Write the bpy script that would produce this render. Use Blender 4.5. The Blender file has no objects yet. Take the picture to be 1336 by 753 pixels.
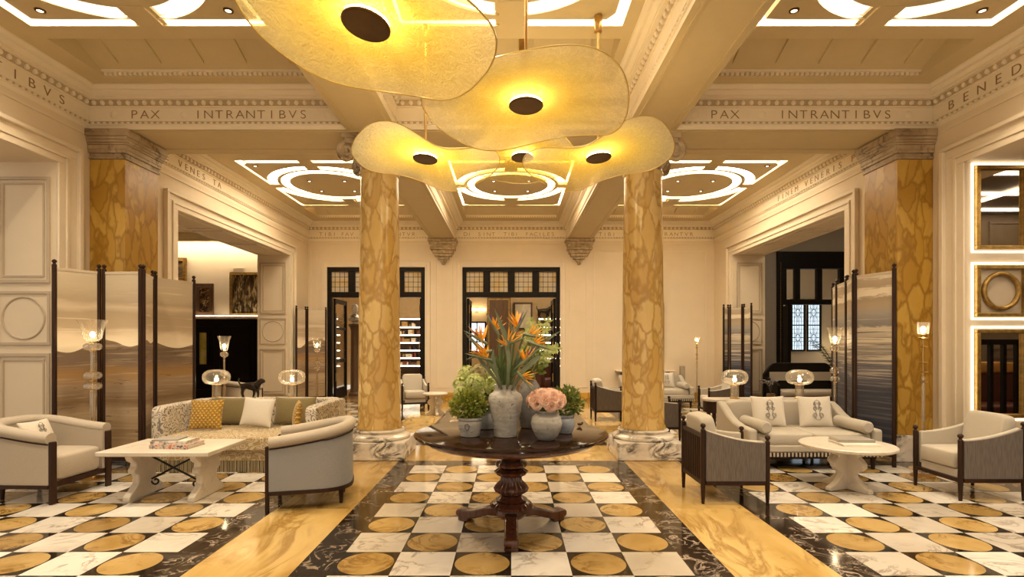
import bpy, bmesh, math, random
from mathutils import Vector, Matrix
random.seed(7)
R = math.radians
PI = math.pi
sc = bpy.context.scene
COL = sc.collection
H = 1.51          # eye height
F = 706.0         # focal length in pixels of the 1336 wide frame

# ---------------------------------------------------------------- mesh builder
class MB:
    def __init__(s):
        s.v = []; s.f = []; s.m = []
    def add(s, vs, fs, mi=0):
        b = len(s.v)
        s.v += [tuple(p) for p in vs]
        for f in fs:
            s.f.append(tuple(b + i for i in f)); s.m.append(mi)
        return s
    def box(s, x0, x1, y0, y1, z0, z1, mi=0, M=None):
        vs = [(x, y, z) for z in (z0, z1) for y in (y0, y1) for x in (x0, x1)]
        if M is not None: vs = [M @ Vector(p) for p in vs]
        return s.add(vs, [(0, 2, 3, 1), (4, 5, 7, 6), (0, 1, 5, 4), (2, 6, 7, 3), (0, 4, 6, 2), (1, 3, 7, 5)], mi)
    def cbox(s, cx, cy, cz, sx, sy, sz, mi=0, M=None):
        return s.box(cx - sx / 2, cx + sx / 2, cy - sy / 2, cy + sy / 2, cz - sz / 2, cz + sz / 2, mi, M)
    def lathe(s, prof, n=32, c=(0, 0, 0), mi=0, M=None, flute=0, fa=0.0):
        vs = []; fs = []
        k = len(prof)
        for j, (r, z) in enumerate(prof):
            for i in range(n):
                a = 2 * PI * i / n
                rr = r * (1 + (fa * math.cos(flute * a) if flute else 0))
                vs.append(Vector((c[0] + rr * math.cos(a), c[1] + rr * math.sin(a), c[2] + z)))
        for j in range(k - 1):
            for i in range(n):
                i2 = (i + 1) % n
                fs.append((j * n + i, j * n + i2, (j + 1) * n + i2, (j + 1) * n + i))
        if prof[0][0] > 1e-6: fs.append(tuple(reversed(range(n))))
        if prof[-1][0] > 1e-6: fs.append(tuple((k - 1) * n + i for i in range(n)))
        if M is not None: vs = [M @ p for p in vs]
        return s.add(vs, fs, mi)
    def cyl(s, c, r, h, n=24, mi=0, r2=None, M=None):
        return s.lathe([(r, 0), (r if r2 is None else r2, h)], n, c, mi, M)
    def tube(s, pts, rad, n=10, mi=0, flat=1.0, cap=True):
        pts = [Vector(p) for p in pts]
        k = len(pts)
        rads = rad if isinstance(rad, (list, tuple)) else [rad] * k
        vs = []; fs = []
        t0 = (pts[1] - pts[0]).normalized()
        up = Vector((0, 0, 1)) if abs(t0.z) < 0.95 else Vector((1, 0, 0))
        nrm = (up - t0 * up.dot(t0)).normalized()
        for j, p in enumerate(pts):
            if j == 0: t = pts[1] - p
            elif j == k - 1: t = p - pts[j - 1]
            else: t = pts[j + 1] - pts[j - 1]
            t.normalize()
            nrm = nrm - t * nrm.dot(t)
            if nrm.length < 1e-6: nrm = t.orthogonal()
            nrm.normalize()
            b = t.cross(nrm)
            for i in range(n):
                a = 2 * PI * i / n
                vs.append(p + (nrm * math.cos(a) * flat + b * math.sin(a)) * rads[j])
        for j in range(k - 1):
            for i in range(n):
                i2 = (i + 1) % n
                fs.append((j * n + i, j * n + i2, (j + 1) * n + i2, (j + 1) * n + i))
        if cap:
            fs.append(tuple(reversed(range(n)))); fs.append(tuple((k - 1) * n + i for i in range(n)))
        return s.add(vs, fs, mi)
    def prism(s, poly, a, b, axis='x', mi=0, M=None):
        """poly: 2-D outline; extruded from a to b along axis. axis x: (y,z)  axis y: (x,z)  axis z: (x,y)"""
        def P(p, t):
            if axis == 'x': return Vector((t, p[0], p[1]))
            if axis == 'y': return Vector((p[0], t, p[1]))
            return Vector((p[0], p[1], t))
        n = len(poly)
        vs = [P(p, a) for p in poly] + [P(p, b) for p in poly]
        if M is not None: vs = [M @ p for p in vs]
        fs = [tuple(reversed(range(n))), tuple(range(n, 2 * n))]
        fs += [(i, (i + 1) % n, n + (i + 1) % n, n + i) for i in range(n)]
        return s.add(vs, fs, mi)
    def sup(s, c, size, e1=0.3, e2=0.3, n=24, m=14, mi=0, M=None):
        """rounded box (superellipsoid)"""
        def pw(v, e): return math.copysign(abs(v) ** e, v)
        vs = []; fs = []
        for j in range(m + 1):
            ph = -PI / 2 + PI * j / m
            for i in range(n):
                th = 2 * PI * i / n
                x = pw(math.cos(ph), e1) * pw(math.cos(th), e2)
                y = pw(math.cos(ph), e1) * pw(math.sin(th), e2)
                z = pw(math.sin(ph), e1)
                vs.append(Vector((c[0] + x * size[0] / 2, c[1] + y * size[1] / 2, c[2] + z * size[2] / 2)))
        for j in range(m):
            for i in range(n):
                i2 = (i + 1) % n
                fs.append((j * n + i, j * n + i2, (j + 1) * n + i2, (j + 1) * n + i))
        if M is not None: vs = [M @ p for p in vs]
        return s.add(vs, fs, mi)
    def torus(s, c, R1, r, n=48, m=10, axis='z', mi=0, sx=1.0, M=None):
        vs = []; fs = []
        for i in range(n):
            a = 2 * PI * i / n
            for j in range(m):
                b = 2 * PI * j / m
                u = (R1 + r * math.cos(b)) * math.cos(a) * sx; w = (R1 + r * math.cos(b)) * math.sin(a); t = r * math.sin(b)
                p = (u, w, t) if axis == 'z' else ((u, t, w) if axis == 'y' else (t, u, w))
                vs.append(Vector((c[0] + p[0], c[1] + p[1], c[2] + p[2])))
        for i in range(n):
            for j in range(m):
                fs.append((i * m + j, ((i + 1) % n) * m + j, ((i + 1) % n) * m + (j + 1) % m, i * m + (j + 1) % m))
        if M is not None: vs = [M @ p for p in vs]
        return s.add(vs, fs, mi)
    def pillow(s, w, h, t, n=14, mi=0, M=None, pinch=0.07):
        vs = []; fs = []
        for sd in (1, -1):
            for j in range(n + 1):
                for i in range(n + 1):
                    u = 2 * i / n - 1; v = 2 * j / n - 1
                    u = math.sin(u * PI / 2); v = math.sin(v * PI / 2)
                    x = w / 2 * u * (1 - pinch * (1 - v * v)); z = h / 2 * v * (1 - pinch * (1 - u * u))
                    y = sd * t / 2 * max(0, (1 - u * u) * (1 - v * v)) ** 0.42
                    vs.append(Vector((x, y, z)))
        k = (n + 1) ** 2
        for o in (0, k):
            for j in range(n):
                for i in range(n):
                    a = o + j * (n + 1) + i
                    q = (a, a + 1, a + n + 2, a + n + 1)
                    fs.append(q if o else tuple(reversed(q)))
        if M is not None: vs = [M @ p for p in vs]
        return s.add(vs, fs, mi)
    def build(s, name, mats, parent=None, smooth=35, bevel=0, seg=2, merge=0, fixn=True, **props):
        me = bpy.data.meshes.new(name)
        me.from_pydata(s.v, [], s.f)
        if not isinstance(mats, (list, tuple)): mats = [mats]
        for m in mats: me.materials.append(m)
        me.polygons.foreach_set('material_index', s.m)
        if merge or fixn:
            bm = bmesh.new(); bm.from_mesh(me)
            if merge: bmesh.ops.remove_doubles(bm, verts=bm.verts, dist=merge)
            if fixn: bmesh.ops.recalc_face_normals(bm, faces=bm.faces)
            bm.to_mesh(me); bm.free()
        if smooth:
            me.polygons.foreach_set('use_smooth', [True] * len(me.polygons))
            me.set_sharp_from_angle(angle=R(smooth))
        me.update()
        o = bpy.data.objects.new(name, me)
        COL.objects.link(o)
        if parent is not None: o.parent = parent
        if bevel:
            b = o.modifiers.new('bevel', 'BEVEL'); b.width = bevel; b.segments = seg; b.limit_method = 'ANGLE'; b.angle_limit = R(40)
        for k, v in props.items(): o[k] = v
        return o

def tag(o, label, cat, group=None):
    o['label'] = label; o['category'] = cat
    if group: o['group'] = group
    return o
def thing(name, label, cat, loc=(0, 0, 0), rz=0, group=None):
    o = bpy.data.objects.new(name, None); COL.objects.link(o)
    o.empty_display_size = 0.1
    o.location = loc; o.rotation_euler = (0, 0, R(rz))
    return tag(o, label, cat, group)
def kids(o): return [c for c in COL.objects if c.parent == o]
def dup(o, label, loc=None, rz=None, group=None, parent=None, scale=None):
    c = o.copy(); COL.objects.link(c)
    if parent is not None: c.parent = parent
    if label: c['label'] = label
    if loc is not None: c.location = loc
    if rz is not None: c.rotation_euler = (0, 0, R(rz))
    if scale is not None: c.scale = (scale, scale, scale)
    if group: c['group'] = group
    for k in kids(o): dup(k, None, parent=c)
    return c
def struct(mb, name, mats, parent=None, **kw):
    o = mb.build(name, mats, parent, **kw)
    if parent is None: o['kind'] = 'structure'
    return o
def rot(axis, deg, at=(0, 0, 0)):
    a = Vector(at)
    return Matrix.Translation(a) @ Matrix.Rotation(R(deg), 4, axis) @ Matrix.Translation(-a)
def text_mesh(name, txt, size, mat, M, parent=None, spacing=1.0, ext=0.004, center=False):
    cu = bpy.data.curves.new(name, 'FONT'); cu.body = txt; cu.size = size; cu.extrude = ext; cu.offset = -.0022 * size / .155
    cu.align_x = 'CENTER' if center else 'LEFT'; cu.space_character = spacing
    o = bpy.data.objects.new(name + '_tmp', cu); COL.objects.link(o)
    dg = bpy.context.evaluated_depsgraph_get()
    me = bpy.data.meshes.new_from_object(o.evaluated_get(dg))
    bpy.data.objects.remove(o)
    me.materials.clear(); me.materials.append(mat); me.transform(M)
    t = bpy.data.objects.new(name, me); COL.objects.link(t)
    if parent is not None: t.parent = parent
    return t
def skin_mesh(name, verts, edges, radii, mat, parent=None, sub=2, root=0):
    me = bpy.data.meshes.new(name); me.from_pydata(verts, edges, [])
    o = bpy.data.objects.new(name + '_tmp', me); COL.objects.link(o)
    o.modifiers.new('s', 'SKIN')
    lay = me.skin_vertices[0].data
    for i, r in enumerate(radii):
        rr = r if isinstance(r, tuple) else (r, r)
        lay[i].radius = rr; lay[i].use_root = (i == root)
    sb = o.modifiers.new('u', 'SUBSURF'); sb.levels = sub; sb.render_levels = sub
    dg = bpy.context.evaluated_depsgraph_get()
    m2 = bpy.data.meshes.new_from_object(o.evaluated_get(dg))
    bpy.data.objects.remove(o)
    m2.materials.clear(); m2.materials.append(mat)
    m2.polygons.foreach_set('use_smooth', [True] * len(m2.polygons))
    t = bpy.data.objects.new(name, m2); COL.objects.link(t)
    if parent is not None: t.parent = parent
    return t

# ---------------------------------------------------------------- materials
def S(c):
    """8-bit sRGB -> linear"""
    def f(u):
        u /= 255.0
        return u / 12.92 if u <= 0.04045 else ((u + 0.055) / 1.055) ** 2.4
    return tuple(f(u) for u in c) + (1.0,)
def L(r, g, b): return (r, g, b, 1.0)
class NT:
    def __init__(s, name):
        s.m = bpy.data.materials.new(name); s.m.use_nodes = True
        s.t = s.m.node_tree; s.t.nodes.clear()
        s.out = s.t.nodes.new('ShaderNodeOutputMaterial')
    def n(s, typ, **kw):
        nd = s.t.nodes.new(typ)
        for k, v in kw.items():
            if k.startswith('i_'): continue
            setattr(nd, k, v)
        return nd
    def set(s, nd, key, val):
        if hasattr(val, 'is_output') or isinstance(val, bpy.types.NodeSocket): s.t.links.new(val, nd.inputs[key])
        else: nd.inputs[key].default_value = val
    def coord(s, scale=(1, 1, 1), use='Object', add=None):
        tc = s.n('ShaderNodeTexCoord')
        mp = s.n('ShaderNodeMapping'); mp.inputs['Scale'].default_value = scale
        src = tc.outputs[use]
        if add is not None:
            va = s.n('ShaderNodeVectorMath', operation='ADD'); s.t.links.new(src, va.inputs[0]); s.t.links.new(add, va.inputs[1]); src = va.outputs[0]
        s.t.links.new(src, mp.inputs['Vector'])
        return mp.outputs['Vector']
    def noise(s, vec, scale=5, detail=4, rough=0.5, dist=0.0, out='Fac'):
        nd = s.n('ShaderNodeTexNoise'); s.set(nd, 'Vector', vec)
        nd.inputs['Scale'].default_value = scale; nd.inputs['Detail'].default_value = detail
        nd.inputs['Roughness'].default_value = rough; nd.inputs['Distortion'].default_value = dist
        return nd.outputs[out]
    def math(s, op, a, b=None, c=None):
        nd = s.n('ShaderNodeMath', operation=op); s.set(nd, 0, a)
        if b is not None: s.set(nd, 1, b)
        if c is not None: s.set(nd, 2, c)
        return nd.outputs[0]
    def ramp(s, fac, stops, interp='LINEAR'):
        nd = s.n('ShaderNodeValToRGB'); nd.color_ramp.interpolation = interp
        el = nd.color_ramp.elements
        while len(el) < len(stops): el.new(0.5)
        for e, (p, c) in zip(el, stops): e.position = p; e.color = c
        s.set(nd, 'Fac', fac)
        return nd.outputs['Color']
    def mix(s, fac, a, b, blend='MIX'):
        nd = s.n('ShaderNodeMix', data_type='RGBA', blend_type=blend)
        s.set(nd, 0, fac); s.set(nd, 6, a); s.set(nd, 7, b)
        return nd.outputs[2]
    def bump(s, h, strength=0.2, dist=0.01):
        nd = s.n('ShaderNodeBump'); s.set(nd, 'Height', h)
        nd.inputs['Strength'].default_value = strength; nd.inputs['Distance'].default_value = dist
        return nd.outputs['Normal']
    def bsdf(s, base, rough=0.5, metal=0.0, normal=None, coat=0.0, sheen=0.0, spec=0.5):
        b = s.n('ShaderNodeBsdfPrincipled'); s.set(b, 'Base Color', base); s.set(b, 'Roughness', rough)
        b.inputs['Metallic'].default_value = metal; b.inputs['Coat Weight'].default_value = coat
        b.inputs['Coat Roughness'].default_value = 0.05
        b.inputs['Sheen Weight'].default_value = sheen; b.inputs['Specular IOR Level'].default_value = spec
        if normal is not None: s.t.links.new(normal, b.inputs['Normal'])
        return s.fin(b.outputs[0])
    def fin(s, sh):
        s.t.links.new(sh, s.out.inputs['Surface']); return s.m

def plain(name, col, rough=0.5, metal=0.0, var=0.08, scale=6, bump=0.0, coat=0.0, sheen=0.0, spec=0.5, bscale=60):
    t = NT(name); v = t.coord()
    n = t.noise(v, scale, 3)
    c2 = tuple(max(0, x * (1 - var)) for x in col[:3]) + (1,); c1 = tuple(min(1, x * (1 + var)) for x in col[:3]) + (1,)
    base = t.ramp(n, [(0.3, c2), (0.7, c1)])
    nm = t.bump(t.noise(v, bscale, 3), bump) if bump else None
    return t.bsdf(base, rough, metal, nm, coat, sheen, spec)
def emit(name, col, st):
    t = NT(name); e = t.n('ShaderNodeEmission'); e.inputs[0].default_value = col; e.inputs[1].default_value = st
    return t.fin(e.outputs[0])
def marble(name, base, base2, vein, scale=2.0, width=0.03, rough=0.12, stretch=(1, 1, 1), tile=False, amt=1.0, vscale=1.0):
    t = NT(name)
    add = None
    if tile:
        at = t.n('ShaderNodeAttribute', attribute_name='rnd'); 
        vm = t.n('ShaderNodeVectorMath', operation='SCALE'); t.t.links.new(at.outputs['Vector'], vm.inputs[0]); vm.inputs['Scale'].default_value = 40.0
        add = vm.outputs[0]
    v = t.coord(stretch, add=add)
    big = t.noise(v, scale * 0.7, 5, 0.55, 0.6)
    col = t.ramp(big, [(0.3, base2), (0.65, base)])
    n1 = t.noise(v, scale * vscale, 7, 0.6, 1.4)
    d = t.math('ABSOLUTE', t.math('SUBTRACT', n1, 0.5))
    vf = t.ramp(d, [(0.0, (1, 1, 1, 1)), (width, (0, 0, 0, 1))])
    msk = t.ramp(t.noise(v, scale * 0.9, 2), [(0.42, (0, 0, 0, 1)), (0.6, (amt, amt, amt, 1))])
    fac = t.math('MULTIPLY', vf, msk)
    c = t.mix(fac, col, vein)
    if tile:
        sep = t.n('ShaderNodeSeparateXYZ'); t.t.links.new(at.outputs['Vector'], sep.inputs[0])
        br = t.ramp(sep.outputs[0], [(0.0, (0.62, 0.58, 0.52, 1)), (1.0, (1.0, 1.0, 1.0, 1))])
        c = t.mix(1.0, c, br, 'MULTIPLY')
    return t.bsdf(c, rough, 0.0, None, 0.0)
def breccia(name, pale, gold, dark, scale=4.0, rough=0.15, stretch=(1, 1, 0.45)):
    t = NT(name); v = t.coord(stretch)
    nz = t.noise(v, 2.2, 4, 0.55, 0, 'Color')
    vm = t.n('ShaderNodeVectorMath', operation='MULTIPLY_ADD'); t.t.links.new(nz, vm.inputs[0]); vm.inputs[1].default_value = (0.55, 0.55, 0.55); t.t.links.new(v, vm.inputs[2])
    w = vm.outputs[0]
    vo = t.n('ShaderNodeTexVoronoi', feature='DISTANCE_TO_EDGE'); t.set(vo, 'Vector', w); vo.inputs['Scale'].default_value = scale
    vc = t.n('ShaderNodeTexVoronoi', feature='F1'); t.set(vc, 'Vector', w); vc.inputs['Scale'].default_value = scale
    sp = t.n('ShaderNodeSeparateColor'); t.t.links.new(vc.outputs['Color'], sp.inputs[0])
    cell = t.ramp(sp.outputs[0], [(0.15, gold), (0.85, pale)])
    fine = t.noise(w, 9, 6, 0.65, 0.8)
    cell = t.mix(t.ramp(fine, [(0.45, (0, 0, 0, 1)), (0.75, (.5, .5, .5, 1))]), cell, gold)
    big = t.noise(v, 1.3, 3)
    gap = t.math('ADD', vo.outputs['Distance'], t.math('MULTIPLY', t.math('SUBTRACT', big, 0.5), 0.22))
    e = t.ramp(gap, [(0.0, (1, 1, 1, 1)), (0.12, (0, 0, 0, 1))])
    fac = t.math('MULTIPLY', e, 0.8)
    c = t.mix(fac, cell, dark)
    return t.bsdf(c, rough)
def fabric(name, col, var=0.12, scale=350, rough=0.9, stretch=(1, 1, 1), bump=0.15, sheen=0.1):
    t = NT(name); v = t.coord(stretch)
    n = t.noise(v, scale, 2)
    c2 = tuple(max(0, x * (1 - var)) for x in col[:3]) + (1,); c1 = tuple(min(1, x * (1 + var)) for x in col[:3]) + (1,)
    return t.bsdf(t.ramp(n, [(0.35, c2), (0.65, c1)]), rough, 0, t.bump(n, bump, 0.003), 0, sheen, 0.3)
def damask(name, ca, cb, scale=9, thr=0.5, soft=0.03, rough=0.85):
    t = NT(name); v = t.coord()
    nz = t.noise(v, scale * 0.35, 2, 0.5, 0, 'Color')
    vm = t.n('ShaderNodeVectorMath', operation='MULTIPLY_ADD'); t.t.links.new(nz, vm.inputs[0]); vm.inputs[1].default_value = (0.35,) * 3; t.t.links.new(v, vm.inputs[2])
    vo = t.n('ShaderNodeTexVoronoi', feature='F1'); t.set(vo, 'Vector', vm.outputs[0]); vo.inputs['Scale'].default_value = scale
    rings = t.math('SINE', t.math('MULTIPLY', vo.outputs['Distance'], 21.0))
    n2 = t.noise(v, scale * 3.2, 3, 0.6, 1.5)
    k = t.math('ADD', t.math('MULTIPLY', rings, 0.22), n2)
    f = t.ramp(k, [(thr - soft, (0, 0, 0, 1)), (thr + soft, (1, 1, 1, 1))])
    return t.bsdf(t.mix(f, ca, cb), rough, 0, None, 0, 0.1, 0.3)
def glass(name, tint=(1, 1, 1, 1), gloss=0.16, rough=0.02, bump=0.0, haze=0.07):
    t = NT(name)
    tr = t.n('ShaderNodeBsdfTransparent'); tr.inputs[0].default_value = tint
    gl = t.n('ShaderNodeBsdfGlossy'); gl.inputs['Roughness'].default_value = rough; gl.inputs[0].default_value = (1, 0.97, 0.92, 1)
    lw = t.n('ShaderNodeLayerWeight'); lw.inputs[0].default_value = 0.25
    tl = t.n('ShaderNodeBsdfTranslucent'); tl.inputs[0].default_value = (.95, .88, .75, 1)
    if bump:
        nm = t.bump(t.noise(t.coord(), 25, 4), bump); t.t.links.new(nm, gl.inputs['Normal']); t.t.links.new(nm, lw.inputs['Normal'])
    m0 = t.n('ShaderNodeMixShader'); t.t.links.new(t.math('ADD', t.math('MULTIPLY', lw.outputs['Facing'], haze * 2.5), haze), m0.inputs[0])
    t.t.links.new(tr.outputs[0], m0.inputs[1]); t.t.links.new(tl.outputs[0], m0.inputs[2])
    fac = t.math('ADD', t.math('MULTIPLY', lw.outputs['Fresnel'], 0.5), gloss * 0.25)
    mx = t.n('ShaderNodeMixShader'); t.t.links.new(fac, mx.inputs[0]); t.t.links.new(m0.outputs[0], mx.inputs[1]); t.t.links.new(gl.outputs[0], mx.inputs[2])
    return t.fin(mx.outputs[0])
def wood(name, c1, c2, rough=0.3, scale=3, stretch=(6, 6, 0.6), coat=0.0, spec=0.5):
    t = NT(name); v = t.coord(stretch)
    n = t.noise(v, scale, 6, 0.6, 1.0)
    return t.bsdf(t.ramp(n, [(0.3, c1), (0.7, c2)]), rough, 0, None, coat, 0, spec)

mt = {}
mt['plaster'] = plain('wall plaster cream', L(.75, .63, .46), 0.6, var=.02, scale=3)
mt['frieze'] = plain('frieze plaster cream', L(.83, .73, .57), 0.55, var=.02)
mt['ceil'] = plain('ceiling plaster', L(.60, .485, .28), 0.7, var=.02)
mt['trim'] = plain('painted trim cream', L(.77, .66, .50), 0.45, var=.02)
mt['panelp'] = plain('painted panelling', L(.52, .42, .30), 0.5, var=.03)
mt['letter'] = plain('incised letters bronze', L(.30, .19, .08), 0.45, 0.3)
mt['led'] = emit('warm light strip', L(1.0, .83, .59), 12.5)
mt['glowplate'] = emit('slot plate with painted glow', L(1.0, .81, .58), 1.1)  # glow put on the plaster plate above the slots in place of strip light
mt['rowdark'] = plain('darker plaster in carved recess', L(.50, .385, .235), .6, var=.1)  # darker tone on the strips behind the egg and bead rows
mt['ledw'] = emit('warm shelf light strip', L(1.0, .82, .58), 6.0)
mt['white_m'] = marble('white marble tile', L(.82, .78, .72), L(.66, .61, .55), L(.26, .21, .16), 2.4, .038, .1, tile=True, amt=.75)
mt['gold_m'] = marble('siena marble disc', L(.55, .375, .145), L(.38, .235, .065), L(.22, .11, .02), 3.2, .05, .1, tile=True, amt=.9)
mt['black_m'] = plain('black marble', L(.018, .013, .009), .08, var=.4, scale=20)
mt['empe'] = marble('dark veined marble', L(.03, .018, .011), L(.018, .011, .007), L(.46, .37, .29), 5.0, .034, .1, tile=True, amt=1.0)
mt['strip_m'] = marble('yellow siena marble', L(.70, .50, .20), L(.50, .31, .085), L(.27, .135, .025), 2.0, .08, .09, stretch=(1.5, .5, 1), tile=True, amt=.7)
mt['siena'] = breccia('siena marble shaft', L(.68, .49, .20), L(.54, .34, .10), L(.38, .215, .05), 6.6, .22)
mt['sienap'] = breccia('siena marble pier', L(.58, .36, .07), L(.43, .235, .032), L(.28, .135, .014), 6.2, .3)
mt['arab'] = marble('white arabescato marble', L(.80, .74, .66), L(.62, .55, .47), L(.05, .04, .03), 3.4, .11, .2, amt=1.0, stretch=(1, 1, 1.7))
mt['capm'] = marble('veined brown marble', L(.50, .39, .26), L(.30, .21, .12), L(.06, .035, .02), 4.0, .05, .35)
mt['stone'] = plain('carved stone', L(.48, .37, .23), .6, var=.3, scale=14, bump=.3)
mt['tmarble'] = marble('pale table marble', L(.66, .595, .50), L(.56, .495, .41), L(.33, .28, .22), 3.0, .02, .3, amt=.5)
mt['dwood'] = wood('dark walnut', L(.020, .009, .005), L(.042, .018, .010), .42, spec=.22)
mt['bwood'] = wood('black stained wood', L(.007, .005, .004), L(.013, .009, .006), .4, spec=.18)
mt['mahog'] = wood('polished mahogany', L(.045, .013, .006), L(.12, .036, .014), .25, coat=.35)
mt['mahogtop'] = wood('polished table top', L(.012, .006, .004), L(.03, .012, .007), .09, 3, (1, 6, 1), spec=.2)
mt['lwood'] = wood('library brown wood', L(.09, .045, .02), L(.16, .085, .038), .4)
mt['beige'] = fabric('oatmeal linen', L(.42, .36, .285))
mt['cream'] = fabric('cream upholstery', L(.455, .405, .33))
mt['greyl'] = fabric('grey linen', L(.27, .27, .275), .16, 260)
mt['tweed'] = fabric('grey tweed', L(.14, .118, .105), .2, 75, stretch=(2, 2, .12))
mt['whitef'] = fabric('white cotton', L(.64, .58, .49))
mt['olive'] = fabric('olive velvet', L(.20, .155, .06), .15, 200, .7, sheen=.5)
mt['thread'] = plain('grey embroidery', L(.16, .15, .14), .8)
mt['brass'] = plain('brushed brass', L(.62, .40, .15), .28, 1.0, var=.1)
mt['bronze'] = plain('dark bronze', L(.11, .062, .025), .35, .9, var=.25)
mt['iron'] = plain('black wrought iron', L(.012, .011, .01), .45, .4)
mt['statue'] = plain('dark patinated bronze', L(.035, .025, .016), .35, .7, var=.3)
mt['glass'] = glass('clear glass', (.97, .94, .88, 1), .22)
mt['glassb'] = glass('rippled glass', (.93, .88, .78, 1), .9, .08, .6, .13)
mt['pane'] = glass('window pane glass', (.96, .95, .93, 1), .1, haze=0)
mt['ledj'] = emit('mirror border light', L(1.0, .84, .60), 2.0)
mt['mirror'] = plain('mirror silver', L(.62, .56, .48), .02, 1.0, var=0)
mt['bulb'] = emit('warm bulb', L(1, .80, .50), 45.0)
mt['gold'] = plain('gilded frame', L(.42, .26, .075), .4, .8, var=.3, scale=20)
mt['leather'] = plain('dark red leather', L(.10, .03, .02), .4)
# ================================================================ SETTING
WX = 5.42      # inner face of the side walls
WT = 0.77      # thickness of the side walls
BY = 14.45     # back wall
ZC = 4.755     # ceiling plane
ZB = 4.27      # soffit of the beams
OPZ = 3.68     # top of the wall openings

# ---------------- floor (inlaid marble, one slab)
def make_floor():
    V = []; Fc = []; MI = []; RN = []
    def poly(pts, mi, rnd):
        b = len(V); V.extend((x, y, 0.0) for x, y in pts); Fc.append(tuple(range(b, b + len(pts)))); MI.append(mi); RN.append(rnd)
    def rr(): return (random.random(), random.random(), random.random())
    def rect(x0, x1, y0, y1, mi, step=None, axis='y'):
        if step is None: poly([(x0, y0), (x1, y0), (x1, y1), (x0, y1)], mi, rr()); return
        a, b = (y0, y1) if axis == 'y' else (x0, x1)
        k = max(1, round((b - a) / step)); d = (b - a) / k
        for i in range(k):
            if axis == 'y': rect(x0, x1, a + i * d, a + (i + 1) * d, mi)
            else: rect(a + i * d, a + (i + 1) * d, y0, y1, mi)
    T = 0.4
    def tile(x, y, gold):
        if not gold: rect(x, x + T, y, y + T, 0); return
        cx, cy, r = x + T / 2, y + T / 2, 0.472 * T
        N = 12; ring = [(cx + r * math.cos(2 * PI * i / (4 * N)), cy + r * math.sin(2 * PI * i / (4 * N))) for i in range(4 * N)]
        poly(ring, 1, rr())
        mid = [(x + T, cy), (cx, y + T), (x, cy), (cx, y)]; cor = [(x + T, y + T), (x, y + T), (x, y), (x + T, y)]
        rd = rr()
        for q in range(4):
            arc = [ring[(q * N + i) % (4 * N)] for i in range(N + 1)]
            poly([mid[q], cor[q], mid[(q + 1) % 4]] + arc[::-1], 2, rd)
    y0 = 3.928
    for (ja, jb) in ((-12, 6), (11, 24)):
        ya = y0 + ja * T; yb = y0 + (jb + 1) * T
        for j in range(ja, jb + 1):
            for i in range(-3, 3): tile(i * T, y0 + j * T, (i + j) % 2 == 0)
            for k in range(7):
                tile(2.42 + k * T, y0 + j * T, (k + j) % 2 == 0)
                tile(-2.42 - (k + 1) * T, y0 + j * T, (k + j) % 2 == 1)
        e0, e1 = (ya - 0.27, yb + 0.27)
        # dark borders round every field
        for (xa, xb) in ((-1.2, 1.2), (2.42, 5.22), (-5.22, -2.42)):
            w0 = 0.25 if xa == -1.2 else (0.27 if xa > 0 else 0.2)
            w1 = 0.25 if xa == -1.2 else (0.2 if xa > 0 else 0.27)
            rect(xa - w0, xa, e0, e1, 3, 1.1); rect(xb, xb + w1, e0, e1, 3, 1.1)
            rect(xa, xb, e0, ya, 3, 1.2, 'x'); rect(xa, xb, yb, e1, 3, 1.2, 'x')
        for (xa, xb) in ((-2.15, -1.45), (1.45, 2.15)): rect(xa, xb, e0, e1, 4, 2.3)
    a1 = y0 + 7 * T + 0.27; b0 = y0 + 11 * T - 0.27; b1 = y0 + 25 * T + 0.27
    rect(-5.42, 5.42, a1, b0, 4, 1.8, 'x')
    rect(-5.42, 5.42, b1, BY + 0.3, 4, 1.8, 'x')
    rect(-5.42, 5.42, y0 - 12 * T - 0.27 - 0.6, y0 - 12 * T - 0.27, 4, 1.8, 'x')
    # side rooms and library
    rect(-11.5, -5.42, -1.5, 16, 5); rect(5.42, 11.5, -1.5, 24, 5); rect(-5.42, 5.42, BY + 0.3, 24, 5)
    me = bpy.data.meshes.new('floor'); me.from_pydata(V, [], Fc)
    fm = [mt['white_m'], mt['gold_m'], mt['black_m'], mt['empe'], mt['strip_m'], wood('parquet floor', L(.12, .06, .025), L(.2, .11, .05), .25, 3, (1, 8, 1))]
    for m in fm: me.materials.append(m)
    me.polygons.foreach_set('material_index', MI)
    at = me.attributes.new('rnd', 'FLOAT_VECTOR', 'FACE')
    at.data.foreach_set('vector', [c for r in RN for c in r])
    o = bpy.data.objects.new('floor', me); COL.objects.link(o); o['kind'] = 'structure'
    return o
make_floor()

# ---------------- walls
def side_wall(name, sg):
    b = MB()
    xa, xb = sorted((sg * WX, sg * (WX + WT)))
    for (a, c) in ((-1.2, 1.6), (6.45, 8.76), (13.2, BY + 0.3)): b.box(xa, xb, a, c, 0, 5.4)
    for (a, c) in ((1.6, 6.45), (8.76, 13.2)): b.box(xa, xb, a, c, OPZ, 5.4)
    return struct(b, name, mt['plaster'], smooth=0)
wl = side_wall('wall_left', -1); wr = side_wall('wall_right', 1)
DZ = 3.557
bw = MB()
for (a, c) in ((-6.19, -4.92), (-2.29, -1.34), (1.34, 6.19)): bw.box(a, c, BY, BY + 0.3, 0, 5.4)
for (a, c) in ((-4.92, -2.29), (-1.34, 1.34)): bw.box(a, c, BY, BY + 0.3, DZ, 5.4)
wb = struct(bw, 'wall_back', mt['plaster'], smooth=0)
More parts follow.
